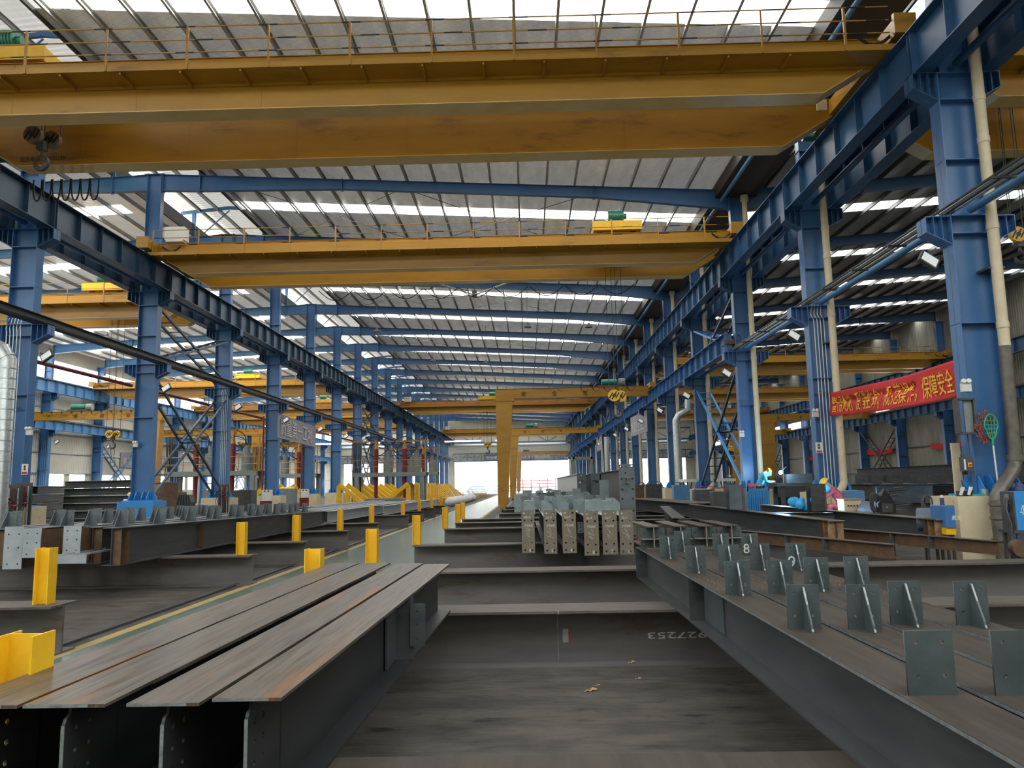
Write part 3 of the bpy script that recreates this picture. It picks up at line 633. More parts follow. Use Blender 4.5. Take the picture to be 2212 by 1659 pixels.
for i in range(7):
    x = at(76 + 20.5 * i, 385, Y=20.3).x
    t.tube([(x + .115 * (1 - math.cos(a)), 20.25, 10.42 - .62 * abs(math.sin(a)) ** .6) for a in [math.pi * j / 12 for j in range(13)]], .022, 6, caps=False)
t.build('festoon_cable', 'black', c1)
for x in (7.9, 8.35):
    for y, nn in ((17.9, '2'), (19.35, '4')):
        b = MB().box(x - .02, x + .25, y, y + .03, 11.4, 11.7).build('buffer_plate', 'cream', c1)
        if x > 8: text(nn, .22, 'ink', 'buffer_number', b, (x + .05, y - .003, 11.46), (1, 0, 0), (0, 0, 1))
c2 = bridge_crane('second yellow double girder crane spanning the main hall', A, B_, 30.13, 32.2, bw=.44, walk=.62)
t = MB()
for i in range(9):
    x = -9 + i * 1.55; t.tube([(x + 1.5 * j / 10, 33.0, 10.4 - .45 * math.sin(math.pi * j / 10)) for j in range(11)], .018, 5, caps=False)
t.build('festoon_cable', 'black', c2)
c3 = bridge_crane('third yellow bridge crane, far down the main hall', A, B_, 91.2, 93.4)
c4 = bridge_crane('farthest yellow bridge crane of the main hall, before the end wall', A, B_, 138, 140.2)
trolley(-12.35, 16.85, 19.6, 11.76, 'yellow crane trolley with green motor at the upper left', 2.2)
trolley(3.9, 30.25, 32.2, 11.76, 'yellow trolley with green motor on the second crane', 1.9)
trolley(-3.9, 91.3, 93.4, 11.76, 'small distant yellow trolley on the third main hall crane', 3.2)
hook_block(at(92, 298, Y=18.4).x, 18.4, at(92, 298, Y=18.4).z, 12.15, 'dark striped hook block against the lettered crane girder at upper left', .95, my='plateb')
hook_block(3.78, 31.4, 5.28, 12.15, 'yellow and black hook block with chain slings in mid hall', 1.0, sling=2.2)
hook_block(-4.6, 92.6, 6.6, 12.15, 'small grey hook hanging before the far opening', 1.2, .02)
# cranes of the two side bays
LA, LB_ = -39.33, -16.33
bridge_crane('nearest yellow crane of the left bay, behind the left columns', LA, LB_, 37.6, 39.6, group='left bay cranes')
trolley(at(228, 640, Y=38).x, 37.7, 39.6, 11.76, 'yellow trolley with green motor on the nearest left bay crane', 2)
hook_block(at(244, 938, Y=38.8).x, 38.8, at(244, 938, Y=38.8).z, 12.15, 'yellow striped hook block hanging low in the left bay', .8, .012, sling=1.0)
for y, lab in ((69.5, 'second yellow bridge crane of the left bay, its left end at the wall'), (91, 'third yellow bridge crane of the left bay'), (103, 'fourth yellow bridge crane of the left bay'), (122, 'farthest yellow bridge crane of the left bay')):
    bridge_crane(lab, LA, LB_, y, y + 2.1, group='left bay cranes')
trolley(-25.5, 69.6, 71.6, 11.76, 'yellow trolley on the second left bay crane', 2.2); trolley(-24.2, 91.1, 93.1, 11.76, 'yellow trolley on the third left bay crane', 2.6)
RA, RB_ = 9.74, 33.78
for y, lab in ((17.1, 'nearest crane of the right bay, at the upper right corner'), (62, 'second crane of the right bay'), (84, 'third crane of the right bay'), (108, 'farthest crane of the right bay')):
    bridge_crane('yellow double girder ' + lab, RA, RB_, y, y + 3.0 if y < 20 else y + 2.1, group='right bay cranes')
hook_block(at(2200, 510, Y=18.9).x, 18.9, at(2200, 510, Y=18.9).z, 12.15, 'yellow hook block cut by the right edge of the picture', .8, .012)

trolley(at(2200, 510, Y=18.9).x, 17.3, 20.1, 11.76, 'yellow trolley of the nearest right bay crane', 1.8)
# ================================================================== SEMI-GANTRY CRANES (one leg on the floor)
def semi_gantry(xl, xr, y, leg_left, label, word, zr=7.87, group='small gantry cranes', hb=.62, wtop=1.12, wbot=.64, stripes=True, nwords=4):
    """beam between a low runway rail and a tapered leg that rolls on the floor"""
    root = thing('gantry_crane', ((xl + xr) / 2, y, 0), label, 'crane', group); z0 = zr + .02 - .36; z1 = z0 + hb
    lx = xl if leg_left else xr; s = 1 if leg_left else -1
    t = MB(); t.box(xl - .1, xr + .15, y - .24, y + .24, z0, z1).box(xl - .1, xr + .15, y - .3, y + .3, z1, z1 + .02).box(xl - .1, xr + .15, y - .3, y + .3, z0 - .02, z0).box(xl, xr, y - .25, y + .25, z0 + .36, z0 + .39)
    g = t.build('box_girder', 'yel', root)
    for i, ch in enumerate(word):
        text(ch, .34, 'ink', 'safety_lettering', g, (lx + s * (xr - xl) * (.16 + .2 * i) - (0 if s > 0 else .3) if leg_left else xl + (xr - xl) * (.14 + .2 * i), y - .305, z0 + .12), (1, 0, 0), (0, 0, 1))
    t = MB(); x0 = lx - (.05 if leg_left else wtop - .05)
    a = [(x0, z0 - .22), (x0 + wtop, z0 - .22)]; cx = x0 + wtop * (.33 if leg_left else .42); bt = [(cx - wbot / 2, .45), (cx + wbot / 2, .45)]
    t.add([(a[0][0], y - .35, a[0][1]), (a[1][0], y - .35, a[1][1]), (a[1][0], y + .35, a[1][1]), (a[0][0], y + .35, a[0][1]), (bt[0][0], y - .62, .45), (bt[1][0], y - .62, .45), (bt[1][0], y + .62, .45), (bt[0][0], y + .62, .45)],
          [(0, 1, 2, 3), (7, 6, 5, 4), (0, 4, 5, 1), (1, 5, 6, 2), (2, 6, 7, 3), (3, 7, 4, 0)])
    t.box(x0 - .04, x0 + wtop + .1, y - .4, y + .4, z0 - .22, z0 - .02); lg = t.build('leg', 'yel', root)
    if s > 0 and xl > 12:
        t = MB()
        for q in (-.5, -.2): t.cyl((x0 + wtop + .06, y + q, z0 - .3), (cx + wbot / 2 + .06, y + q, .6), .016, 6)
        for i in range(0 if xl > -20 else 16): f = i / 16; xx = x0 + wtop + .06 + (cx + wbot / 2 - x0 - wtop) * f; t.cyl((xx, y - .5, z0 - .4 - f * (z0 - 1)), (xx, y - .2, z0 - .4 - f * (z0 - 1)), .011, 5)
        t.build('ladder', 'dark', lg)
    t = MB(); t.box(cx - .17, cx + .17, y - 1.5, y + 1.5, .2, .46); e = t.build('bogie', 'yel', root)
    for yy in (-1.1, 1.1): MB().cyl((cx - .06, y + yy, .17), (cx + .06, y + yy, .17), .155, 14).build('wheel', 'dark', e)
    ex = xr if leg_left else xl
    t = MB(); t.box(ex - .16, ex + .16, y - 1.2, y + 1.2, zr + .1, zr + .42); e2 = t.build('end_carriage', 'yel', root)
    for yy in (-.9, .9): MB().cyl((ex - .05, y + yy, zr + .14), (ex + .05, y + yy, zr + .14), .14, 14).build('wheel', 'dark', e2)
    t = MB()
    for i in range(12 if xl < -20 else 5): x = xl + (xr - xl) * ((.1 if xl < -20 else .55) + .075 * i); t.tube([(x + .5 * j / 6, y - .36, z1 - .08 - .25 * math.sin(math.pi * j / 6)) for j in range(7)], .014, 5, caps=False); t.box(x - .03, x + .03, y - .38, y - .3, z1 - .12, z1 + .03)
    t.build('festoon_cable', 'black', g)
    return root
def small_hoist(x, y, z, label, s=1):
    root = thing('cable_hoist', (x, y, z), label, 'hoist', 'small hoists on the gantry beams')
    t = MB().cyl((x - .5 * s, y, z + .35), (x + .35 * s, y, z + .35), .2, 16); t.build('motor', 'green', root, True)
    MB().box(x - .7 * s, x + .6 * s, y - .2, y + .2, z, z + .14).build('hoist_frame', 'dark', root)
    MB().cyl((x + .45 * s, y, z + .33), (x + .8 * s, y, z + .33), .26, 16).build('gearbox', 'grey', root, True)
z1 = 7.87 + .28
semi_gantry(-1.9, 8.42, 51.6, True, 'nearest yellow gantry crane in mid hall, its tall leg beside the aisle', '安全生产')
semi_gantry(-1.9, 8.42, 88.5, True, 'second yellow gantry crane of the main hall, leg behind the first', '安全生产')
semi_gantry(-1.9, 8.42, 152.0, True, 'farthest small gantry crane near the far opening', '安全生产')
small_hoist(5.8, 51.6, z1, 'green hoist on the nearest mid hall gantry', 1.2); small_hoist(.6, 88.5, z1, 'green hoist on the second main hall gantry'); small_hoist(0, 152, z1, 'green hoist on the farthest small gantry')
gx = at(350, 900, Y=60.3).x
semi_gantry(-39.33, gx, 60.3, False, 'yellow gantry crane of the left bay with a bright tapered leg', '严禁超载', group='left bay gantries', wtop=.9, wbot=.45)
small_hoist(at(172, 880, Y=60.3).x, 60.3, z1 + .05, 'green hoist on the nearest left bay gantry', 1.3)
gx2 = at(568, 935, Y=80.8).x
semi_gantry(-39.33, gx2, 80.8, False, 'second left bay gantry with an access ladder leg', '严禁超载', group='left bay gantries', wtop=1.1, wbot=.7)
gx3 = at(655, 960, Y=106).x
semi_gantry(-39.33, gx3, 106, False, 'farthest left bay gantry', '严禁超载', group='left bay gantries', wtop=1.1, wbot=.6)
for y, px, lab in ((76, 1640, 'brownish gantry crane of the right bay, leg seen between the right columns'), (100, 1575, 'second gantry crane of the right bay, farther back')):
    semi_gantry(at(px, 950, Y=y).x, 33.78, y, True, lab, '安全生产', group='right bay gantries', wtop=1.6, wbot=1.2)
# ceiling fan with long blades
fx = at(1025, 640, Y=41); root = thing('ceiling_fan', (fx.x, 41, 12.0), 'very large six metre ceiling fan hanging under the main hall roof', 'fan')
MB().cyl((fx.x, 41, 12.1), (fx.x, 41, roof(fx.x) + .02), .03, 8).cyl((fx.x, 41, 12.0), (fx.x, 41, 12.3), .14, 16).build('hub', 'dark', root)
for i in range(5):
    a = R(20 + 72 * i); MB().bar((fx.x + .15 * math.cos(a), 41 + .15 * math.sin(a), 12.08), (fx.x + 3.1 * math.cos(a), 41 + 3.1 * math.sin(a), 12.08), .17, .02).build('blade', 'galv', root)
# round pendant lamps
for n, (px, py, Y) in enumerate(((1140, 707, 46), (814, 717, 45), (1272, 707, 46), (1050, 785, 62), (935, 780, 62), (232, 730, 44.5))):
    q = at(px, py, Y=Y); t = MB().cyl((q.x, Y, q.z), (q.x, Y, q.z + .09), .24, 20, 0, .2).cyl((q.x, Y, q.z + .09), (q.x, Y, q.z + .25), .07, 10)
    root = thing('pendant_lamp', (q.x, Y, q.z), ['round unlit pendant lamp in the middle of the main hall', 'round unlit pendant lamp left of middle in the main hall', 'round unlit pendant lamp right of middle in the main hall', 'small distant pendant lamp at mid hall', 'small distant pendant lamp left of mid hall', 'pendant lamp in the left bay, seen between the first two columns'][n], 'lamp', 'pendant lamps')
    t.build('lamp_housing', 'dark', root, True); MB().cyl((q.x, Y, q.z + .2), (q.x, Y, roof(q.x) + .02), .012, 5).build('suspension_cable', 'dark', root)

# ================================================================== TRESTLES: steel supports across the floor
HS = .54
def support(y, x0, x1, label, posts=(), group='floor supports', note=None):
    root = thing('support_beam', ((x0 + x1) / 2, y + .25, 0), label, 'support', group)
    t = MB(); t.box(x0, x1, y, y + .5, 0, .025, 0).box(x0, x1, y + .235, y + .265, .02, HS - .02, 0); t.build('support_section', 'supp', root)
    MB().box(x0, x1, y, y + .5, HS - .025, HS).build('top_flange', 'supp_top' if y > 4 else 'flange_d', root)
    for px in posts:
        t = MB(); t.box(px - .08, px - .07, y + .17, y + .33, HS, HS + .61).box(px + .07, px + .08, y + .17, y + .33, HS, HS + .61).box(px - .07, px + .07, y + .244, y + .256, HS, HS + .61)
        p = t.build('stop_post', 'yel2', root); p['label'] = 'bright yellow painted H-section stop post'
    return root
def post_along(y, px, root):   # post turned so that its web faces the aisle
    pass
where = 'left of the green aisle'
for i, y in enumerate((8.42, 14.38, 17.85, 22.1, 26.6, 33.4, 38.5, 43.5, 48.5)):
    support(y, -13.4, -5.15, 'dark steel floor support %s, %s from the camera' % (where, ORD[i + 1]), (-5.38,), 'supports left of the aisle')
S1 = None
for i, (y, x1, ps) in enumerate(((3.16, 2.9, (at(55, 1400, Y=3.41).x,)), (7.6, 7.6, (at(679, 1210, Y=7.85).x,)), (11.12, 8.0, (at(804, 1170, Y=11.37).x,)), (16.13, 7.6, (-2.33,)), (22.1, 7.6, (-2.36,)), (25.5, 7.6, (-2.3,)), (28.2, 7.6, (-2.36,)), (33, 7.6, (-1.9,)), (38, 7.6, (-1.3,)), (43, 7.6, ()))):
    x0 = -2.38 if y < 31 else -1.2
    o = support(y, x0, x1, ['dusty steel floor support at the bottom of the picture', 'wide steel floor support with a chalked number and a small red sticker', 'floor support just behind the numbered one'][i] if i < 3 else 'steel floor support right of the aisle, %s behind the numbered one' % ORD[i - 1], [p for p in ps if p < -2], 'supports right of the aisle')
    if y == 7.6: S1 = o
# chalk number (upside down), sticker, weld seam on the numbered support
wy = 7.6 + .235
text('2927253', .085, 'chalk', 'chalk_number', S1, at(1550, 1364, Y=wy - .002), (-1, 0, 0), (0, 0, -1), wide=2.35)
q = at(1215, 1357, Y=wy - .002); t = MB().box(q.x, q.x + .072, wy - .004, wy - .001, q.z - .135, q.z, 0).box(q.x + .056, q.x + .072, wy - .006, wy - .003, q.z - .135, q.z, 1).box(q.x, q.x + .056, wy - .006, wy - .003, q.z - .006, q.z, 1); o = t.build('paper_label', ['plate', 'red'], S1); o['label'] = 'small paper label with a red edge'
q = at(1206, 1400, Y=wy); MB().box(q.x - .004, q.x + .004, wy - .005, wy, .03, HS - .03).box(q.x - .005, q.x + .005, 7.58, 7.602, HS - .03, HS).build('weld_seam', 'edge', S1)

# ================================================================== FABRICATED BEAMS
def lug(parent, x, y, z, w=.18, h=.24, fin=-1, m='primer', m2='edge', lean=0, number=None, hole=.009):
    p = plate([(-w / 2, 0), (w / 2, 0), (w / 2, h), (-w / 2, h)], [(-w * .27, h * .3), (w * .27, h * .3), (-w * .27, h * .82), (w * .27, h * .82)], .009, 'connection_plate', m, parent, (x, y, z), (1, 0, 0), (0, 0, 1), r=hole)
    if fin:
        t = MB(); t.prism([(y + fin * .005, z), (y + fin * .125, z), (y + fin * .115, z + .04), (y + fin * .02, z + h - .015), (y + fin * .005, z + h - .01)], x - .005, x + .005, axis='x')
        t.bar((x, y + fin * .125, z + .005), (x, y + fin * .02, z + h - .012), .0105, .004, 1, up=(0, 0, 1)); t.build('stiffener_fin', [m, 'edge'], p)
    if number: text(number, .15, 'chalk', 'painted_number', p, (x - w * .44, y - .006, z + .02), (1, 0, 0), (0, 0, 1))
    return p
def prod_beam(name_label, p0, p1, d, b, tw=.012, tf=.016, mats=('steel', 'steel_top'), group=None, d2=None, cat='beam', nm='steel_beam', ends=()):
    p0, p1 = Vector(p0), Vector(p1); root = thing(nm, p0.lerp(p1, .5), name_label, cat, group)
    mb = ibeam(p0, p1, d, b, tw, tf, d2); nf = 6
    web = MB(); web.v = mb.v[16:24]; web.f = [tuple(i - 16 for i in f) for f in mb.f[12:18]]; web.m = [0] * 6; web.build('web', mats[0], root)
    for a, n2, mm in ((0, 'bottom_flange', mats[0]), (8, 'top_flange', mats[1])):
        f = MB(); f.v = mb.v[a:a + 8]; f.f = [tuple(i - a for i in q) for q in mb.f[a // 8 * 6:a // 8 * 6 + 6]]; f.m = [0] * 6; f.build(n2, mm, root)
    return root
# --- four beams at the lower left, ends cut and drilled
ZB, DB = HS, .455
FB = [(-2.00, 'leftmost of the four rusty beams at lower left'), (-1.685, 'second of the four beams at lower left, wide brown stained top'), (-1.325, 'third of the four beams at lower left, dark slot on its left'), (-1.04, 'rightmost of the four beams at lower left, with a drilled side tab')]
for i, (x, lab) in enumerate(FB):
    y0 = 2.87 if i != 3 else 2.92; y1 = (7.95, 7.9, 7.8, 7.68)[i]; x1 = x + .145; wfl = (.29, .30, .265, .255)[i]
    dr = Vector((x1 - x, y1 - y0, 0)).normalized(); s0 = Vector((x, y0, ZB)) + dr * .34
    r = prod_beam('dark steel beam, ' + lab, s0, (x1, y1, ZB), DB, wfl, .012, .016, ('steelk', 'steel_top'), group='beams at the lower left')
    ox = Vector((x, y0, ZB)); t = ibeam(ox, s0, DB, wfl, .012, .012)
    for a_ in (0, 8): e = MB(); e.v = t.v[a_:a_ + 8]; e.f = t.f[:6]; e.m = [0] * 6; e.build('flange_end', 'steel_top' if a_ else 'steelk', r)
    holes = [(.07 + .085 * c, .055 + .075 * k) for k in range(5) for c in range(2)]
    plate([(0, .04), (.0, DB - .075), (.012, DB - .055), (.035, DB - .045), (.04, DB - .02), (.045, DB - .012), (.36, DB - .012), (.36, .012), (.04, .012), (.035, .03)], holes, .012, 'drilled_web_end', 'steelk', r, ox, dr, (0, 0, 1), r=.012)
    MB().bar(ox + Vector((0, -.001, .04)), ox + Vector((0, -.001, DB - .075)), .013, .003, up=(0, 1, 0)).build('cut_edge', 'edge', r)
    MB().bar(ox + Vector((-wfl / 2, -.001, DB - .006)), ox + Vector((wfl / 2, -.001, DB - .006)), .003, .011).build('cut_edge', 'edge', r)
    if i == 3:
        q = at(886, 1396, Y=5.55); zt = at(886, 1305, Y=5.55).z; xw = x + .145 * (5.55 - y0) / (y1 - y0)
        plate([(0, 0), (.105, 0), (.105, zt - q.z), (0, zt - q.z)], [(.05, .05, .011), (.05, (zt - q.z) / 2, .011), (.05, zt - q.z - .05, .011)], .012, 'drilled_tab', 'steel', r, (q.x, 5.55, q.z), (1, 0, 0), (0, 0, 1))
        MB().box(xw, q.x + .02, 5.56, 5.57, ZB + .01, ZB + DB - .016).build('stiffener', 'steel', r)
        MB().box(xw + .006, xw + .02, 5.22, 5.56, ZB + .02, ZB + DB - .02).build('web_doubler', 'steel', r)
# --- four beams at the right with rows of drilled upright plates
XB = [1.53, 1.845, 2.16, 2.47]; zt = .93
labs = ['nearest to the aisle', 'second from the aisle', 'third from the aisle', 'fourth and farthest from the aisle']
RBm = []
for x, lab in zip(XB, labs):
    r = prod_beam('long dark beam with upright drilled plates, %s' % lab, (x, 1.2, HS), (x, 10.1, HS), zt - HS, .275, .012, .014, ('steel', 'flange_d'), 'beams with upright plates at the lower right'); RBm.append(r)
    MB().box(x - .15, x + .15, 10.1, 10.112, HS, zt).build('end_plate', 'steel', r)
    MB().box(x - .14, x - .006, 6.9, 6.912, HS + .014, zt - .014).build('stiffener', 'steel', r)
    for s in (-1, 1): MB().box(x + s * .1365 - .002, x + s * .1365 + .002, 1.2, 10.1, zt - .014, zt).build('flange_edge', 'edge', r)
MB().box(XB[0] - .02, XB[0] - .006, 6.2, 6.85, HS + .02, zt - .02).build('web_doubler', 'primer', RBm[0])
rows = {0: [(3.07, 1), (4.42, -1), (5.76, -1), (7.17, -1), (8.53, -1)], 1: [(3.05, 1), (4.38, -1), (5.78, -1), (7.23, -1), (9.35, -1)], 2: [(4.5, -1), (5.92, -1), (7.32, -1), (8.77, -1)], 3: [(4.45, -1), (5.95, -1), (7.26, -1), (8.73, -1)]}
for i, l in rows.items():
    for y, fin in l: lug(RBm[i], XB[i] - .01 + (0.03 if i == 2 and y < 5 else 0) * -1, y, zt, .182, .238, fin, number='9' if (i == 3 and abs(y - 7.26) < .1) else '8' if (i == 3 and abs(y - 8.73) < .1) else None, hole=.008)
t = MB(); rr = random.Random(3)
for _ in range(420):
    i = rr.choice((0, 1, 2, 3)); x = XB[i] + rr.uniform(-.13, .13); y = rr.gauss(6.35, .32); s = rr.uniform(.003, .009)
    t.add([(x - s, y - s, zt + .001), (x + s, y - s * .3, zt + .001), (x + s * .4, y + s, zt + .003), (x, y, zt + .006)], [(0, 1, 3), (1, 2, 3), (2, 0, 3), (0, 2, 1)])
tag(t.build('rust_flakes', 'steel_r'), 'orange rust flakes scattered on the tops of the plated beams', 'rust flakes', kind='stuff')
# --- four short H pieces standing on those beams
for i, x in enumerate((1.545, 1.875, 2.185, 2.495)):
    r = prod_beam('short rusty H-section stub on the plated beams, %s from the left' % ORD[i + 1], (x, 9.6, zt + .008), (x - .01, 10.95, zt + .008), .272, .17, .010, .012, ('steel_r', 'steel_top'), 'H-section stubs')
    for z0, z1 in ((zt + .012, zt + .115), (zt + .14, zt + .255)):
        plate([(-.15, 0), (.15, 0), (.15, z1 - z0), (-.15, z1 - z0)], [(-.11, .05), (.11, .05)], .01, 'splice_plate', 'primer', r, (x, 9.72, z0), (1, 0, 0), (0, 0, 1), r=.009)
    MB().box(x - .14, x - .006, 9.62, 9.72, zt + .12, zt + .13).box(x + .006, x + .14, 9.62, 9.72, zt + .12, zt + .13).build('rib', 'edge', r)
    MB().box(x - .006, x + .006, 9.598, 9.6, zt + .02, zt + .27).build('cut_edge', 'edge', r)
    MB().box(x - .11, x + .11, 9.5, 9.75, zt, zt + .008).build('base_plate', 'primer', r)
# --- centre group: six beams with drilled chalked end plates facing the camera
PX = [(1128, 1156, 1102, 1195, '6', 'MK-6'), (1176, 1204, 1102, 1196, '5', 'GL-5'), (1216, 1246, 1101, 1195, '4', 'GL-4'), (1263, 1295, 1103, 1200, '8', 'GL-8'), (1303, 1335, 1102, 1198, '7', 'GL-7'), (1340, 1370, 1102, 1198, '1', 'GL-1')]
YP = 14.5
for i, (a, b, y0, y1, dg, code) in enumerate(PX):
    p = at((a + b) / 2, y1, Y=YP); w = at(b, y1, Y=YP).x - at(a, y1, Y=YP).x; h = at((a + b) / 2, y0, Y=YP).z - p.z; x = p.x
    r = prod_beam('grey beam whose brown drilled end plate is chalked %s, in the centre' % dg, (x, YP + .02, HS + .012), (x - .05, 24.5, HS + .012), .60, .24, .012, .014, ('steel', 'plate'), 'beams with chalked end plates')
    pl = plate([(-w / 2, 0), (w / 2, 0), (w / 2, h), (-w / 2, h)], [(s * w * .27, f * h) for s in (-1, 1) for f in (.07, .24, .76, .93)], .014, 'chalked_end_plate', 'plateb', r, (x, YP, p.z), (1, 0, 0), (0, 0, 1), r=.018)
    text(dg, .085, 'chalk', 'chalk_digit', pl, (x + .01, YP - .009, p.z + .03), (1, 0, 0), (0, 0, 1)); text(code, .06, 'chalk', 'chalk_code', pl, (x - w * .32, YP - .009, p.z + h * .80), (1, -0, .1), (0, 0, 1), wide=.9)
    text('宁石机房', .05, 'chalk', 'chalk_writing', pl, (x - w * .3, YP - .009, p.z + h * .62), (1, 0, 0), (0, 0, 1), wide=.8)
    t = MB(); rr = random.Random(i)
    for k in range(7): t.bar((x - .05 + rr.uniform(-.02, .06), YP - .009, p.z + h * (.38 + .03 * k) + .02), (x + rr.uniform(-.02, .07), YP - .009, p.z + h * (.36 + .03 * k)), .003, .004)
    t.build('chalk_scribble', 'chalk', pl)
    if i in (3, 4): 
        for s in (-1, 1): plate([(-.06, 0), (.06, 0), (.06, .2), (-.06, .2)], [(0, .03), (0, .1), (0, .17)], .012, 'side_tab', 'primer', r, (x + s * (w / 2 + .055), YP + .06, p.z + h * .5), (1, 0, 0), (0, 0, 1), r=.013)
# upright pale green plates on top of the centre beams
GP = [(1132, 1156, 1081, 1103, 15.6), (1111, 1125, 1069, 1105, 17), (1152, 1165, 1072, 1092, 19), (1176, 1198, 1072, 1100, 17.0), (1218, 1240, 1070, 1098, 18.0), (1248, 1262, 1077, 1108, 15.8), (1264, 1286, 1080, 1107, 15.5), (1288, 1300, 1070, 1092, 18.5), (1302, 1324, 1081, 1105, 15.6), (1160, 1174, 1060, 1078, 22), (1198, 1212, 1058, 1076, 22.5), (1240, 1256, 1060, 1074, 22), (1180, 1192, 1056, 1068, 24)]
tt = 1.152 + .0
for i, (a, b, y0, y1, Y) in enumerate(GP):
    p = at((a + b) / 2, y1, Y=Y); zb = min(p.z, tt); w = at(b, y1, Y=Y).x - at(a, y1, Y=Y).x; h = at((a + b) / 2, y0, Y=Y).z - tt
    r = thing('connection_piece', (p.x, Y, tt), 'pale green drilled connection piece on the chalked beams, %s of them in the centre' % ORD[i + 1], 'connection piece', 'pale green pieces on the centre beams')
    plate([(-w / 2, 0), (w / 2, 0), (w / 2, h), (-w / 2, h)], [(s * w * .3, f * h) for s in (-1, 1) for f in (.25, .8)], .014, 'drilled_plate', 'grn', r, (p.x, Y, tt), (1, 0, 0), (0, 0, 1), r=.012)
    MB().box(p.x - w * .42, p.x + w * .42, Y + .01, Y + .34, tt + h - .02, tt + h).box(p.x - .008, p.x + .008, Y + .01, Y + .34, tt, tt + h).build('bracket_body', 'primer' if i % 2 else 'plate', r)
rr = random.Random(21); cnt = 0
for Y in (16.6, 17.6, 18.6, 19.7, 20.9, 22.1, 23.3):
    for bi, (a_, b_, _y0, _y1, _d, _c) in enumerate(PX):
        if rr.random() < .22: continue
        bx = at((a_ + b_) / 2, 1150, Y=YP).x - .05 * (Y - YP) / 10 + rr.uniform(-.03, .03); w = rr.uniform(.2, .31); h = rr.uniform(.2, .36) * (1 if Y < 20 else 1.25); y = Y + rr.uniform(-.1, .1); cnt += 1
        r = thing('connection_piece', (bx, y, tt), 'grey-green plate on the beam chalked %s, in cross row %s from the camera' % (_d, ORD[(16.6, 17.6, 18.6, 19.7, 20.9, 22.1, 23.3).index(Y) + 1]), 'connection piece', 'grey-green plates along the centre beams')
        kind = rr.random()
        if kind < .6: plate([(-w / 2, 0), (w / 2, 0), (w / 2, h), (-w / 2, h)], [(sx * w * .3, f * h) for sx in (-1, 1) for f in (.25, .8)], .014, 'drilled_plate', rr.choice(('grn', 'grn', 'primer', 'fin')), r, (bx, y, tt), (1, 0, 0), (0, 0, 1), r=.012)
        else: plate([(-w / 2, 0), (w / 2, 0), (w / 2, h * .6), (w * .1, h), (-w / 2, h)], [(-w * .25, h * .7)], .014, 'drilled_plate', 'grn', r, (bx, y, tt), (1, 0, 0), (0, 0, 1), r=.012)
        t = MB(); t.box(bx - .006, bx + .006, y + .008, y + .25, tt, tt + h * .9)
        if kind > .8: t.box(bx - w * .4, bx + w * .4, y + .008, y + .3, tt + h - .02, tt + h)
        t.build('bracket_body', 'primer', r)
q = at(1306, 1076, Y=18.5); t_ = at(1306, 1037, Y=18.5)
r = thing('upright_plate', (q.x, 18.5, 1.152), 'tall pale green blank plate standing upright in the centre stack', 'plate'); MB().box(q.x - .11, q.x + .11, 18.5, 18.52, 1.152, t_.z).box(q.x - .012, q.x + .012, 18.52, 18.7, 1.152, t_.z - .1).build('upright_plate_body', 'grn', r)
# big drilled base plate of a column lying on its side
ZC = at(1372, 1163, Y=16.75).z; q = at(1357, 1163, Y=16.75); w = .335; h = at(1353, 1003, Y=16.75).z - ZC; x = at(1356, 1080, Y=16.75).x
r = thing('column_section', (x, 16.8, HS), 'dark column lying down, its tall drilled base plate facing the camera', 'column')
hs = [(sx * w * .34, f * h, .026) for sx in (-1, 1) for f in (.03, .2, .37, .53, .66, .8, .97)] + [(0, .97 * h, .022), (-.03, .88 * h, .02)]
plate([(-w / 2, 0), (w / 2, 0), (w / 2, h), (-w / 2, h)], [k for k in hs if k[1] > .02 and k[1] < h - .02], .02, 'base_plate', 'fin', r, (x, 16.75, ZC), (1, 0, 0), (0, 0, 1))
for f in (.28, .75):
    z = ZC + h * f; MB().box(x - .035, x + .035, 16.64, 16.74, z + .1, z + .11).box(x - .035, x + .035, 16.64, 16.74, z - .01, z).box(x - .006, x + .006, 16.64, 16.74, z, z + .1).build('shear_key', 'edge', r)
MB().box(x - .13, x + .15, 16.77, 16.79, ZC, ZC + h - .05).box(x - .006, x + .006, 16.79, 22.5, HS, ZC + h - .1).box(x - .13, x + .13, 16.79, 22.5, ZC + h - .12, ZC + h - .1).box(x - .13, x + .13, 16.79, 22.5, HS, HS + .02).build('column_shaft', 'dark', r)
# tall stack of grey girders behind
lv = [(0, HS, .56, 4), (1, HS + .57, .14, 4), (2, HS + .72, .80, 4)]
for l, z, d, n in lv:
    for i in range(n):
        px = (1257, 1287, 1310, 1334)[i]; x = at(px, 1049, Y=24.5).x
        r = prod_beam('grey girder in the tall centre stack, %s from the left, %s layer' % (ORD[i + 1], ('bottom', 'thin middle', 'top')[l]), (x, 24.6, z), (x, 44, z), d, .30 if l != 1 else .28, .014, .018, ('plate' if l == 2 else 'steel', 'plate'), 'tall centre stack')
        if l == 2:
            plate([(-.14, 0), (.14, 0), (.14, d), (-.14, d)], [(0, d * .93, .016), (-.05, d * .66, .03), (.05, d * .66, .03)], .014, 'end_plate', 'primer', r, (x, 24.58, z), (1, 0, 0), (0, 0, 1)); MB().box(x - .1, x + .1, 24.5, 24.57, z + d * .72, z + d * .75).build('seat', 'dark', r)
        if l == 0: MB().box(x - .14, x + .14, 24.56, 24.58, z, z + d).build('end_plate', 'grn' if i % 2 else 'primer', r)
q = at(1315, 1052, Y=24.3); tag(MB().box(q.x - .02, q.x + .23, 24.3, 24.31, q.z - .1, q.z + .12).box(q.x + .05, q.x + .07, 24.31, 24.56, q.z, q.z + .02).build('paper_tag', 'white'), 'white paper sheet taped to the end of the tall stack', 'label')
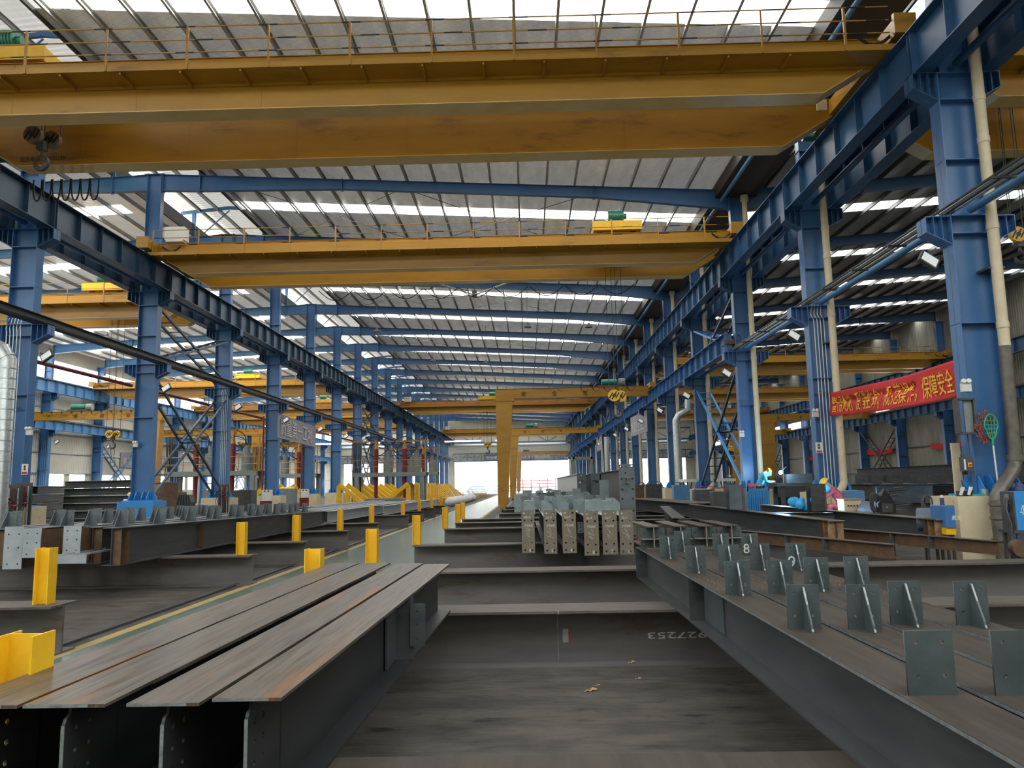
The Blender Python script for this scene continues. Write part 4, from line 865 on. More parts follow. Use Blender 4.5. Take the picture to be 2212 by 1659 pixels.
# --- two large beams on the right, rusty end stiffeners, near ends towards the camera
for (xa, ya, xb, yb, lab) in ((5.62, 14.3, 5.5, 26.0, 'large dark girder with a rusty end stiffener, left one of the pair at right'), (7.4, 14.0, 7.33, 24.5, 'large dark girder with a rusty end stiffener, right one of the pair')):
    r = prod_beam(lab, (xa, ya, HS), (xb, yb, HS), .455, .30, .014, .016, ('steel', 'steel_top'), 'girders with rusty stiffeners')
    for dy in (.06, .30): MB().box(xa - .14, xa + .14, ya + dy, ya + dy + .012, HS + .016, HS + .44).build('end_stiffener', 'rustplate', r)
    MB().box(xa - .15, xa - .01, ya + .42, ya + .432, HS + .016, HS + .44).build('side_stiffener', 'steel_r', r)
    MB().box(xa - .15, xa + .15, ya - .003, ya, HS + .44, HS + .455).build('cut_edge', 'edge', r)
r = prod_beam('short dark girder set crosswise between the two large ones at right', (5.72, 19.4, HS), (7.22, 18.5, HS), .42, .26, group='girders with rusty stiffeners')
r = prod_beam('dark girder reaching back from the H-section stubs', (3.15, 16.3, HS), (4.3, 24.5, HS), .46, .28, group='girders with rusty stiffeners'); MB().box(3.13, 3.27, 17.2, 17.22, HS, HS + .44).build('side_stiffener', 'steel_r', r)
for (xa, ya, xb, yb, lab) in ((5.52, 11.95, 4.3, 16.0, 'left'), (7.25, 12.2, 6.35, 15.9, 'right')):
    r = prod_beam('small rusty T-topped beam catching warm light at its near end, %s one' % lab, (xa, ya, HS), (xb, yb, HS), .21, .17, .010, .012, ('steel_r', 'steel_top'), 'small rusty beams at the right')
    for f in (.35, .6): q = Vector((xa, ya, HS)).lerp(Vector((xb, yb, HS)), f); MB().box(q.x - .1, q.x - .01, q.y, q.y + .01, HS + .01, HS + .2).build('side_plate', 'primer', r)
# bundle of four plain beams farther right
for i in range(4):
    x = 5.7 + i * .33; prod_beam('plain dark beam in the row of four behind the right girders, %s from the left' % ORD[i + 1], (x, 26.6, HS), (x - .9, 38.0, HS), .46, .27, .012, .014, ('steel', 'steel_top'), 'row of four plain beams')
q = at(1595, 1105, Y=20.3)
r = thing('column_stub', (q.x, 20.5, HS + .42), 'upright grey H-section stub with a rust-orange edge on a girder', 'stub'); zt2 = at(1595, 1047, Y=20.3).z
MB().box(q.x - .2, q.x + .14, 20.35, 20.37, HS + .46, zt2).box(q.x - .03, q.x - .01, 20.37, 20.7, HS + .46, zt2).box(q.x - .2, q.x + .14, 20.7, 20.72, HS + .46, zt2).build('stub_body', 'fin', r); MB().box(q.x + .14, q.x + .2, 20.34, 20.72, HS + .46, zt2).build('rusty_edge', 'steel_r', r)
q = at(1770, 1100, Y=18.5); zt2 = at(1770, 1045, Y=18.5).z
r = thing('column_stub', (q.x, 18.65, HS + .42), 'upright dark H-section stub beside the welder', 'stub'); MB().box(q.x - .17, q.x + .17, 18.5, 18.52, HS + .46, zt2).box(q.x - .01, q.x + .01, 18.52, 18.8, HS + .46, zt2).box(q.x - .17, q.x + .17, 18.8, 18.82, HS + .46, zt2).build('stub_body', 'steel', r)
MB().box(q.x + .13, q.x + .18, 18.49, 18.83, HS + .46, zt2).build('rusty_edge', 'steel_r', r)
# --- left bundle: deep tapered beams carrying many grey fins
for i in range(6):
    x = -6.93 - i * .52; yn = 12.9 + (0, .35, .9, .5, .2, .6)[i]; yf = 26 + (i % 3) * .6
    r = prod_beam('deep tapered beam with grey upright fins, %s from the aisle in the left bundle' % ORD[i + 1], (x, yn, HS), (x + .05, yf, HS),   .63, .30, .012, .016, ('steel', 'fin'), 'left bundle of finned beams', .46)
    MB().box(x + .01, x + .14, yn + .05, yn + .062, HS + .016, HS + .6).build('end_stiffener', 'steel_r', r)
    if i == 0:
        for yy in (13.2, 16.3, 18.5, 22.6): MB().box(x + .01, x + .14, yy, yy + .012, HS + .016, HS + .56 - (yy - 12.9) * .012).build('side_stiffener', 'primer' if yy > 18 else 'steel_r', r)
    n = 9 if i < 4 else 7
    for j in range(n):
        y = yn + .35 + (.55 * (i % 2)) + j * 1.36; zz = HS + .63 - .17 * (y - yn) / (yf - yn)
        p = plate([(-.09, 0), (.09, 0), (.09, .29), (-.09, .29)], [(s * .05, f) for s in (-1, 1) for f in (.08, .16, .25)], .01, 'fin_plate', 'fin', r, (x, y, zz - .005), (1, 0, 0), (0, 0, 1), r=.009) if j == 0 and i == 0 else None
        if p: p0_, pz = p, (x, y, zz)
        else:
            p = p0_.copy(); C.objects.link(p); p.parent = r; p.location = Vector((x - pz[0], y - pz[1], zz - pz[2])) + WL(p0_.parent) - WL(r)
        if i == 0 and j == 0:
            f0_ = MB().prism([(y - .005, zz), (y - .2, zz), (y - .18, zz + .03), (y - .02, zz + .28), (y - .005, zz + .28)], x - .055, x - .045, axis='x').build('fin_gusset', 'fin', p)
        else: g = f0_.copy(); C.objects.link(g); g.parent = p
for i, (a, b, y0, y1, Y, nm) in enumerate(((5, 46, 1140, 1232, 12.6, 'leftmost'), (48, 86, 1141, 1205, 12.55, 'second from the left, in sunlight'), (135, 173, 1136, 1196, 12.75, 'half in shade, beside the deep beams'))):
    p = at((a + b) / 2, y1, Y=Y); w = at(b, y1, Y=Y).x - at(a, y1, Y=Y).x; h = at((a + b) / 2, y0, Y=Y).z - p.z; z0 = max(p.z, HS + .005)
    r = thing('drilled_end_plate_section', (p.x, Y, z0), 'pale drilled end plate on the left bundle, ' + nm, 'end plate', 'pale end plates of the left bundle')
    plate([(-w / 2, 0), (w / 2, 0), (w / 2, h), (-w / 2, h)], [(s * w * .27, f * h) for s in (-1, 1) for f in (.12, .5, .82)], .012, 'drilled_plate', 'plate', r, (p.x, Y, z0), (1, 0, 0), (0, 0, 1), r=.014)
    MB().box(p.x - .006, p.x + .006, Y + .006, 14.0, z0, z0 + h * .9).build('backing_web', 'steel_r', r)
q0, q1 = at(80, 1210, Y=12.3), at(190, 1210, Y=12.3)
tag(MB().box(q0.x, q1.x, 12.25, 12.26, q0.z - .06, q0.z + .08).box(q0.x, q1.x, 12.25, 12.35, q0.z + .075, q0.z + .085).box(q0.x + .3, q0.x + .34, 12.3, 13.7, q0.z + .05, q0.z + .08).box(q0.x + .6, q0.x + .64, 12.3, 13.7, q0.z + .05, q0.z + .08).build('angle_bar', 'plate'), 'pale angle bar laid across the near ends of the left bundle', 'bar')
# beams lying on the left supports farther on
for i, (x, y0, y1, m) in enumerate(((-7.1, 27.6, 46, 'plate'), (-7.55, 28.4, 47, 'steel'), (-8.0, 27.9, 44, 'steel'), (-8.5, 28.2, 45, 'steel'), (-9.0, 27.8, 46, 'steel'), (-6.3, 34, 50, 'plate'), (-9.5, 34, 50, 'steel'), (-10.1, 34.5, 49, 'steel'))):
    prod_beam('H-beam laid lengthwise on the farther left supports, %s of that group' % ORD[i + 1], (x, y0, HS), (x + .5, y1, HS), .40, .26, group='beams on the farther left supports', mats=(m, 'plate'))

# ================================================================== PEOPLE
def skin_mesh(name, chains, matn, parent, root_i=0, sub=1):
    """chains: lists of (point, radius); shared first points are merged into one skeleton"""
    bm = bmesh.new(); key = {}; rad = []
    def gv(p, r):
        k = tuple(round(c, 4) for c in p)
        if k not in key: key[k] = bm.verts.new(p); rad.append(r)
        return key[k]
    for ch in chains:
        for (p, r), (p2, r2) in zip(ch[:-1], ch[1:]):
            a, b = gv(p, r), gv(p2, r2)
            try: bm.edges.new((a, b))
            except ValueError: pass
    me = bpy.data.meshes.new(name); bm.verts.index_update(); bm.to_mesh(me); bm.free()
    o = bpy.data.objects.new(name, me); C.objects.link(o); m = o.modifiers.new('skin', 'SKIN'); m.use_smooth_shade = True
    for i, v in enumerate(me.skin_vertices[0].data): v.radius = (rad[i], rad[i]); v.use_root = (i == root_i)
    s = o.modifiers.new('sub', 'SUBSURF'); s.levels = sub; s.render_levels = sub
    me.materials.append(M[matn]); o.parent = parent; return o
def person(loc, heading, label, J, cloth, legs, helmet=None, mask=False, hairc='ink', glove=None):
    """J gives joints in metres: pelvis, chest, neck, head, then per side shoulder, elbow, hand, hip, knee, ankle (x right, y forward)"""
    root = thing('person', loc, label, 'person'); root.rotation_euler.z = heading
    V = Vector; P = {k: V(v) for k, v in J.items()}
    body = [[(P['pelvis'], .13), (P['pelvis'].lerp(P['chest'], .5), .115), (P['chest'], .14), (P['neck'], .055), (P['head'], .085), (P['head'] + (P['head'] - P['neck']).normalized() * .09, .075)]]
    jk = [[(P['pelvis'], .15), (P['pelvis'].lerp(P['chest'], .5), .14), (P['chest'], .165), (P['neck'] - (P['neck'] - P['chest']) * .25, .075)]]
    tr = []
    for s in 'LR':
        sh, el, ha = P['sh' + s], P['el' + s], P['ha' + s]; hp, kn, an = P['hip' + s], P['kn' + s], P['an' + s]; d = (ha - el).normalized()
        body.append([(P['chest'], .14), (sh, .06), (el, .043), (ha, .03), (ha + d * .06, .03)])
        side = d.cross(V((0, 0, 1))).normalized() if abs(d.z) < .9 else V((1, 0, 0)); tip = ha + d * .06
        for k in range(4):
            o_ = side * ((k - 1.5) * .021); l = (.065, .078, .072, .055)[k]; body.append([(tip, .03), (tip + o_ + d * .025, .0095), (tip + o_ + d * (.025 + l * .5), .009), (tip + o_ + d * (.025 + l * .85) - V((0, 0, .018)), .008)])
        body.append([(ha, .03), (ha + side * (-.035 if s == 'L' else .035) + d * .03, .011), (ha + side * (-.045 if s == 'L' else .045) + d * .07, .009)])
        body.append([(P['pelvis'], .13), (hp, .085), (kn, .058), (an, .04)])
        jk.append([(P['chest'], .165), (sh, .08), (el, .058), (ha - d * .02, .046)])
        tr.append([(P['pelvis'], .155), (hp, .105), (kn, .078), (an + (kn - an) * .12, .066)])
        f = V((0, 1, 0)); t = MB(); t.ball(an + V((0, .07, -.02)), .07, 0, 10, .7); t.box(an.x - .045, an.x + .045, an.y - .06, an.y + .2, an.z - .085, an.z - .03)
        bt = t.build('boot', 'dark'); bt.parent = root
    skin_mesh('body', body, 'skin', root); skin_mesh('jacket', jk, cloth, root); skin_mesh('trousers', tr, legs, root)
    hd = P['head']; up = (P['head'] - P['neck']).normalized(); fw = V((0, 1, 0)) - up * up.y; fw.normalize(); c = hd + up * .03
    def part(t, n, m): o = t.build(n, m, None, True); o.parent = root; return o
    t = MB()
    for s in (-1, 1): t.ball(c + fw * .083 + V((s * .032, 0, 0)) + up * .012, .011, 0, 8); t.ball(c + V((s * .088, 0, 0)), .02, 1, 8, 1.3)
    t.ball(c + fw * .1 - up * .012, .014, 1, 8, 1.4); t.box(c.x - .022, c.x + .022, (c + fw * .088 - up * .05).y - .006, (c + fw * .088 - up * .05).y + .006, (c + fw * .088 - up * .05).z - .005, (c + fw * .088 - up * .05).z + .005, 2)
    part(t, 'face', ['ink', 'skin', 'red'])
    if helmet:
        t = MB(); hc = c + up * .035; n = 16; rings = []
        for i in range(6):
            a = math.pi / 2 * i / 5; rings.append([hc + up * (.115 * math.sin(a)) + (V((1, 0, 0)) * math.cos(b) + fw * math.sin(b) * 1.12) * (.118 * math.cos(a) + .002) for b in [2 * math.pi * k / n for k in range(n)]])
        rings.insert(0, [hc - up * .008 + (V((1, 0, 0)) * math.cos(b) + fw * (math.sin(b) * 1.2 + (.2 if math.sin(b) > .3 else 0))) * .132 for b in [2 * math.pi * k / n for k in range(n)]])
        for r_ in rings: t.v += r_
        for i in range(6):
            for k in range(n): t.f.append((i * n + k, i * n + (k + 1) % n, (i + 1) * n + (k + 1) % n, (i + 1) * n + k)); t.m.append(0)
        part(t, 'safety_helmet', helmet)
    else: part(MB().ball(c + up * .03 - fw * .012, .098, 0, 14, 1.0), 'hair', hairc)
    if mask:
        t = MB(); n = 10; pts = []
        for i in range(5):
            for k in range(n + 1): b = math.pi * k / n; pts.append(c + up * (.08 - .06 * i) + (V((1, 0, 0)) * math.cos(b) * .12 + fw * math.sin(b) * .17) * (1 - .04 * i) + fw * .02)
        t.add(pts, [(i * (n + 1) + k, i * (n + 1) + k + 1, (i + 1) * (n + 1) + k + 1, (i + 1) * (n + 1) + k) for i in range(4) for k in range(n)]); part(t, 'welding_mask', mask)
    return root
def stand(lean=0, **kw):
    J = dict(pelvis=(0, 0, .92), chest=(0, .02 + lean * .5, 1.28), neck=(0, .03 + lean, 1.47), head=(0, .06 + lean * 1.25, 1.57), shL=(-.19, lean * .9, 1.40), elL=(-.25, .02 + lean, 1.12), haL=(-.2, .18 + lean, .90), shR=(.19, lean * .9, 1.40), elR=(.25, .02 + lean, 1.12), haR=(.2, .18 + lean, .90),
             hipL=(-.1, 0, .86), knL=(-.11, .04, .49), anL=(-.12, 0, .09), hipR=(.1, 0, .86), knR=(.11, .04, .49), anR=(.13, .02, .09)); J.update(kw); return J
crouch = dict(pelvis=(0, -.10, .50), chest=(0, .12, .82), neck=(0, .24, .98), head=(0, .32, 1.05), shL=(-.19, .18, .92), elL=(-.22, .40, .74), haL=(-.08, .58, .72), shR=(.19, .18, .92), elR=(.22, .40, .72), haR=(.08, .60, .70),
              hipL=(-.1, -.08, .46), knL=(-.15, .34, .52), anL=(-.14, .12, .09), hipR=(.1, -.08, .46), knR=(.15, .36, .50), anR=(.14, .10, .09))
# ================================================================== WORKSHOP FURNITURE, RIGHT SIDE
# trestle table with a worker standing on it, in the distance
def trestle(x0, x1, y0, y1, h, label, m='white', cross=True, grp=None):
    root = thing('work_table', ((x0 + x1) / 2, (y0 + y1) / 2, 0), label, 'table', grp); MB().box(x0, x1, y0, y1, h - .16, h).build('table_top', m, root)
    for x in (x0 + .15, (x0 + x1) / 2, x1 - .15):
        for s in (-1, 1): MB().bar((x - s * .25, y0 + .1, 0), (x + s * .12, y0 + .1, h - .16), .06, .06).build('leg', 'dark', root); MB().bar((x - s * .25, y1 - .1, 0), (x + s * .12, y1 - .1, h - .16), .06, .06).build('leg', 'dark', root)
    return root
q = at(1480, 1030, Y=41); q2 = at(1585, 1033, Y=41)
trestle(q.x, q2.x, 40.6, 42.8, q2.z, 'white topped trestle table on dark crossed legs, a worker standing on it', 'white')
m_ = at(1575, 1028, Y=41.6)
person((m_.x, 41.6, q2.z), R(200), 'person in dark work clothes and yellow helmet standing on the white table, head bent', stand(.16, haL=(-.12, .42, .95), haR=(.1, .4, .92), head=(0, .3, 1.54)), 'denim', 'denim', 'yel2')
# welder in the foreground bay
q = at(1797, 1097, Y=19.6)
person((q.x + .3, 19.75, .56), R(80), 'crouching person welding, yellow helmet over a sky-blue hood, dark red jacket', crouch, 'redcloth', 'redcloth', 'yel2', 'bluecloth')
MB_ = MB(); MB_.box(q.x - .3, q.x + .95, 19.3, 20.3, .48, .56)
for x in (q.x - .28, q.x + .85): MB_.box(x, x + .06, 19.35, 19.41, 0, .48).box(x, x + .06, 20.2, 20.26, 0, .48)
tag(MB_.build('work_platform', 'dark'), 'low steel platform under the crouching welder', 'platform')
def arc(px, py, Y, e, label, rad=.05, cloudr=None):
    q = at(px, py, Y=Y); root = thing('welding_torch', q, label, 'welding torch', 'welding torches'); MB().ball(q, rad, 0, 12).build('arc_spark', 'arc', root, True); MB().cyl(q + Vector((.04, .03, .05)), q + Vector((.3, .2, .22)), .018, 8).build('torch_handle', 'dark', root)
    l = bpy.data.lights.new('arc_light', 'POINT'); l.energy = e; l.color = (.35, .68, 1); l.shadow_soft_size = .06; o = bpy.data.objects.new('arc_light', l); C.objects.link(o); o.location = q + Vector((-.02, -.12, .06)); return q
arc(1776, 1079, 19.2, 26, 'blue-white welding arc in front of the crouching welder', .05)
a2 = arc(1686, 1021, 29, 160, 'dazzling blue-white welding arc between two right columns', .07)
person((a2.x - .75, 29.3, .55), R(-90), 'person in bright blue hood welding at the dazzling arc behind the columns', stand(.2, haL=(-.06, .5, 1.15), haR=(.08, .5, 1.12), head=(0, .34, 1.5)), 'bluecloth', 'denim', 'yel2', 'bluecloth')
tag(MB().box(a2.x - 1.3, a2.x - .35, 28.8, 30, 0, .55).build('work_platform', 'dark'), 'dark platform carrying the welder at the dazzling arc', 'platform')
t = MB(); t.box(a2.x - .2, a2.x + 1.9, 28.9, 30.1, 1.5, 1.62)
for x in (a2.x, a2.x + 1.6): t.box(x, x + .14, 29, 29.14, 0, 1.5).box(x, x + .14, 29.9, 30.04, 0, 1.5)
t.box(a2.x + .3, a2.x + 1.2, 29.1, 29.6, 1.62, 1.95); tag(t.build('welding_bench', 'steel'), 'dark welding bench with a steel block beside the dazzling arc', 'bench')
q = at(1755, 1075, Y=18.8)
t = MB(); rr = random.Random(5)
for k in range(9): t.ball((q.x - .45 + .11 * k * .7, 18.9 + rr.uniform(-.05, .05), .99 + rr.uniform(.05, .28)), rr.uniform(.07, .13), 0, 10)
tag(t.build('crumpled_cloth', 'cloudpad', None, True), 'crumpled bright blue cloth beside the upright stub near the welder', 'cloth')
# slatted blue crate
q0, q1 = at(1614, 1056, Y=27.5), at(1664, 1096, Y=27.5); x0, x1, z1_ = q0.x, q1.x, q0.z
r = thing('slatted_crate', ((x0 + x1) / 2, 27.8, 0), 'light blue slatted metal crate at the foot of a right column', 'crate')
MB().box(x0, x1, 27.5, 27.54, z1_ - .08, z1_).box(x0, x1, 27.5, 27.54, 0, .1).box(x0, x1, 28.2, 28.24, 0, z1_).box(x0, x0 + .04, 27.5, 28.24, 0, z1_).box(x1 - .04, x1, 27.5, 28.24, 0, z1_).build('crate_frame', 'lblue', r)
for i in range(9): x = x0 + .05 + i * (x1 - x0 - .14) / 8; MB().box(x, x + .05, 27.49, 27.51, .1, z1_ - .08).build('slat', 'sky_blue', r)
def box_thing(name, px0, px1, py0, py1, Y, dep, m, label, cat, zb=None, grp=None, extra=None):
    a, b = at(px0, py0, Y=Y), at(px1, py1, Y=Y); z0 = b.z if zb is None else zb; root = thing(name, ((a.x + b.x) / 2, Y + dep / 2, z0), label, cat, grp)
    t = MB(); e = .015; t.prism([(a.x, z0), (b.x, z0), (b.x, a.z - e), (b.x - e, a.z), (a.x + e, a.z), (a.x, a.z - e)], Y, Y + dep); t.build('housing', m, root); return root, a, b, z0
# control box with knobs
r, a, b, z0 = box_thing('control_box', 1823, 1862, 1080, 1104, 18.8, .4, 'cream', 'cream control box with a row of coloured knobs beside the welder', 'control box')
MB().box(a.x - .02, b.x + .03, 18.77, 19.23, a.z, a.z + .02).build('lid', 'wood', r)
for i in range(5): x = a.x + .09 + i * .07; MB().cyl((x, 18.8, (a.z + z0) / 2), (x, 18.77, (a.z + z0) / 2), .018, 12).build('knob', ('dark', 'dark', 'red', 'red', 'dark')[i], r)
tag(MB().box(a.x - .02, b.x + .03, 18.7, 19.4, 0, z0).build('tool_cabinet', 'dark'), 'dark steel cabinet under the cream control box', 'cabinet')
# half-round blue fan housing and the big axial fan
def drum_fan(px, py, Y, rad, ln, label, m, ang=0, stand_=True):
    q = at(px, py, Y=Y); z = max(q.z, rad + .12); root = thing('drum_fan', (q.x, Y, z - rad - .1), label, 'fan', 'drum fans'); root['x'] = 0
    d = Vector((math.cos(ang), math.sin(ang), 0)); c = Vector((q.x, Y, z)); t = MB(); n = 28; side = d.cross(Vector((0, 0, 1)))
    ring = lambda k, rr: [c + d * k + (side * math.cos(b) + Vector((0, 0, 1)) * math.sin(b)) * rr for b in [2 * math.pi * j / n for j in range(n)]]
    t.v = ring(-ln / 2, rad) + ring(ln / 2, rad) + ring(ln / 2, rad - .02) + ring(-ln / 2, rad - .02)
    for a_ in range(4):
        b_ = (a_ + 1) % 4
        for j in range(n): t.f.append((a_ * n + j, a_ * n + (j + 1) % n, b_ * n + (j + 1) % n, b_ * n + j)); t.m.append(0)
    t.build('drum', m, root, True)
    g = MB()
    for rr in (.2, .45, .7, .95):
        pts = ring(ln / 2, rad * rr); pts.append(pts[0]); g.tube(pts, .005, 4, caps=False)
    for j in range(8): a_ = 2 * math.pi * j / 8; e = (side * math.cos(a_) + Vector((0, 0, 1)) * math.sin(a_)) * rad; g.cyl(c + d * ln / 2, c + d * ln / 2 + e, .005, 4)
    g.build('guard', 'dark', root)
    MB().cyl(c - d * ln * .3, c + d * ln * .3, rad * .28, 16).build('motor', 'dark', root)
    for j in range(5):
        a_ = 2 * math.pi * j / 5; e = side * math.cos(a_) + Vector((0, 0, 1)) * math.sin(a_); MB().bar(c + e * rad * .25, c + e * rad * .9 + d * .05, .16 * rad / .4, .01, up=tuple(d)).build('blade', 'dark', root)
    t = MB()
    for s in (-1, 1): t.bar(c + side * s * rad * .7 - Vector((0, 0, rad * .6)), Vector((c.x, c.y, z - rad - .1)) + side * s * rad * .9, .035, .035); t.bar(Vector((c.x, c.y, z - rad - .08)) + side * s * rad * .9 - d * .25, Vector((c.x, c.y, z - rad - .08)) + side * s * rad * .9 + d * .25, .04, .03)
    t.build('stand', 'dark', root)
drum_fan(1888, 1108, 18.5, .27, .5, 'large blue-grey drum fan lying between the control box and the black bag', 'dustblue', R(-70))
drum_fan(2010, 1122, 14.75, .21, .42, 'dusty blue drum fan with a black wire guard near the right column plinth', 'dustblue', R(-35))
# black backpack on a post with hoses
q = at(1908, 1090, Y=17.4)
r = thing('backpack', (q.x, 17.4, .8), 'black backpack with hoses, hanging on a post beside the drum fan', 'backpack')
t = MB().prism([(q.x - .13, q.z - .2), (q.x + .22, q.z - .2), (q.x + .24, q.z), (q.x + .12, q.z + .22), (q.x + .02, q.z + .34), (q.x - .06, q.z + .2), (q.x - .14, q.z + .02)], 17.32, 17.55); t.build('bag', 'black', r, True)
MB().prism([(q.x - .08, q.z - .17), (q.x + .15, q.z - .17), (q.x + .15, q.z + .02), (q.x - .08, q.z + .04)], 17.28, 17.33).build('pocket', 'dark', r); MB().box(q.x + .01, q.x + .04, 17.275, 17.282, q.z - .06, q.z - .045).build('emblem', 'white', r)
t = MB()
for k in range(5): t.tube([(q.x - .2 + .02 * k + .13 * math.cos(w_) * .5, 17.46, q.z + .05 + .2 * math.sin(w_)) for w_ in [math.pi * j / 8 for j in range(17)]], .012, 6)
tag(t.build('coiled_hose', 'dark', None, True), 'coil of dark hose hanging beside the black backpack', 'hose')
tag(MB().box(q.x - .04, q.x + .02, 17.57, 17.63, 0, q.z + .38).build('hanging_post', 'dark'), 'dark post behind the black backpack', 'post')
q = at(2003, 1085, Y=14.9); t = MB()
for k in range(6): t.tube([(q.x + .09 * math.cos(w_) + .01 * k, 14.9 + .015 * k, q.z + .13 * math.sin(w_)) for w_ in [math.pi * j / 8 for j in range(17)]], .012, 6)
tag(t.build('coiled_hose', 'dark', None, True), 'coil of grey hose on a post left of the dark blue machine', 'hose'); tag(MB().box(q.x - .03, q.x + .03, 15.02, 15.08, 0, q.z + .1).build('hanging_post', 'dark'), 'short post behind the coil of grey hose', 'post')
# dark blue welding machine with a bottle on top
r, a, b, z0 = box_thing('welding_machine', 2040, 2066, 1092, 1140, 13.9, .5, 'blue', 'dark blue welding machine left of the stained plinth', 'welding machine'); text('奥太', .09, 'white', 'machine_lettering', r, (a.x + .1, 13.895, z0 + .14), (1, 0, 0), (0, 0, 1))
MB().box(a.x, b.x, 13.92, 14.4, z0 - .12, z0).build('tray', 'yel2', r); t = MB()
for s in (a.x + .04, b.x - .04): t.box(s - .02, s + .02, 13.95, 13.99, 0, z0 - .12).box(s - .02, s + .02, 14.33, 14.37, 0, z0 - .12)
t.build('stand', 'dark', r)
tag(MB().cyl(((a.x * .6 + b.x * .4), 14.1, a.z), ((a.x * .6 + b.x * .4), 14.1, a.z + .13), .04, 14, 0, .035).cyl(((a.x * .6 + b.x * .4), 14.1, a.z + .13), ((a.x * .6 + b.x * .4), 14.1, a.z + .18), .022, 10, 1).build('drink_bottle', ['signblue', 'white'], None, True), 'small purple and white drink bottle on the dark blue machine', 'bottle')
# power source at the right edge on a stand
a, b = at(2186, 1062, Y=12.9), at(2215, 1145, Y=12.9)
r = thing('welding_power_source', (a.x + .3, 13.05, b.z), 'blue-fronted welding power source on a bench at the right edge', 'welding machine')
MB().box(a.x, a.x + .03, 12.9, 13.24, b.z, a.z).build('side_panel', 'dark', r); MB().box(a.x + .03, a.x + .7, 12.9, 13.24, b.z, a.z).build('blue_case', 'sky_blue', r)
for f in (.28, .58): MB().cyl((a.x - .012, 13.07, b.z + (a.z - b.z) * f), (a.x, 13.07, b.z + (a.z - b.z) * f), .075, 16).build('fan_grille', 'black', r)
MB().box(a.x - .01, a.x, 13.0, 13.1, a.z - .14, a.z - .04).build('switch_panel', 'grey', r)
t = MB(); cx, cz = a.x + .155, (a.z + b.z) / 2
t.box(cx - .03, cx + .03, 12.892, 12.9, cz - .06, cz - .045).box(cx - .06, cx + .06, 12.892, 12.9, cz - .03, cz - .018).bar((cx - .045, 12.895, cz - .01), (cx - .008, 12.895, cz + .09), .006, .014, up=(0, 1, 0)).bar((cx + .045, 12.895, cz - .01), (cx + .008, 12.895, cz + .09), .006, .014, up=(0, 1, 0)).box(cx - .006, cx + .006, 12.892, 12.9, cz - .01, cz + .09); t.build('maker_emblem', 'white', r)
t = MB()
for k in range(3): t.tube([(a.x - .03, 13.0 + .04 * k, a.z - .1), (a.x - .09, 12.95 + .04 * k, a.z - .3), (a.x - .06, 12.9 + .05 * k, b.z + .1), (a.x - .1, 12.9 + .03 * k, b.z - .4)], .013, 6)
t.build('welding_cable', 'dark', r, True)
t = MB().box(a.x - .05, a.x + .9, 12.85, 13.3, b.z - .05, b.z)
for x in (a.x, a.x + .8): t.box(x, x + .05, 12.87, 12.92, 0, b.z - .05).box(x, x + .05, 13.22, 13.27, 0, b.z - .05)
tag(t.build('steel_bench', 'dark'), 'dark steel bench under the power source at the right edge', 'bench')
q = at(2200, 1185, Y=12.4); r = thing('drum_fan_small', (q.x, 12.4, 0), 'small rusty red fan motor cut by the right edge of the picture', 'fan motor'); MB().cyl((q.x, 12.3, q.z), (q.x + .1, 12.6, q.z), .13, 20).build('motor_drum', 'steel_r', r, True); MB().box(q.x - .05, q.x + .12, 12.35, 12.5, 0, q.z - .1).build('motor_foot', 'dark', r)
# things on the stained plinth and on the nearest right column
xf = XR; yb = FY(2)
r = thing('safety_helmet_pair', at(2085, 1062, Y=14.95), 'pair of white work lamps lying on the stained plinth', 'lamps')
q = at(2085, 1062, Y=14.98)
for dx in (-.09, .06): MB().box(q.x + dx - .05, q.x + dx + .06, 14.93, 15.05, PB, PB + .1).build('lamp_base', 'black', r); MB().prism([(q.x + dx - .06, PB + .03), (q.x + dx - .02, PB + .02), (q.x + dx + .05, PB + .17), (q.x + dx - .01, PB + .18)], 14.9, 14.93).build('lamp_head', 'white', r)
r.name = 'work_lamp'
q = at(2105, 1065, Y=14.95); tag(MB().box(q.x - .07, q.x + .16, 14.9, 14.99, PB, PB + .04).build('green_packet', 'mint'), 'bright green packet lying on the stained plinth', 'packet').name = 'packet'
q = at(2127, 1062, Y=14.95); o = MB().cyl((q.x, 14.95, PB), (q.x, 14.95, PB + .13), .06, 18, 0, .066).build('tin_can', 'galv', None, True); tag(o, 'shiny metal tin on the stained plinth', 'tin')
# switch box and grey panel frame fixed to the column
r = thing('switch_box', at(2085, 1005, Y=15.0), 'grey switch box with a red button on the nearest right column', 'switch box'); q = at(2092, 1003, Y=15.0)
MB().box(q.x - .09, q.x + .09, 15.0, 15.15, q.z - .13, q.z + .14).build('housing', 'dark', r); MB().box(q.x - .01, q.x + .06, 14.985, 15.0, q.z - .05, q.z + .03).build('warning_plate', 'yel2', r)
MB().cyl((q.x + .025, 14.99, q.z - .01), (q.x + .025, 14.96, q.z - .01), .02, 12).build('push_button', 'red', r); MB().box(q.x - .085, q.x - .055, 14.99, 15.0, q.z - .1, q.z + .1).build('side_label', 'white', r)
t = MB().tube([(q.x + .1 * math.cos(a_), 15.1, q.z - .3 + .16 * math.sin(a_)) for a_ in [math.pi * (1 + j / 10) for j in range(11)]], .013, 6); t.tube([(q.x + .1, 15.1, q.z - .3), (q.x + .1, 15.12, q.z + .8)], .013, 6); t.build('power_cable', 'dark', r)
MB().box(q.x - .05, q.x + .05, 15.14, 15.17, q.z - .2, q.z + .2).build('bracket', 'dark', r)
a, b = at(2068, 862, Y=14.95), at(2110, 935, Y=14.95)
r = thing('panel_frame', ((a.x + b.x) / 2, 14.95, b.z), 'grey open panel frame bolted to the nearest right column above the switch box', 'panel frame'); t = MB()
for x in (a.x, b.x): t.box(x - .02, x + .02, 14.93, 15.1, b.z, a.z)
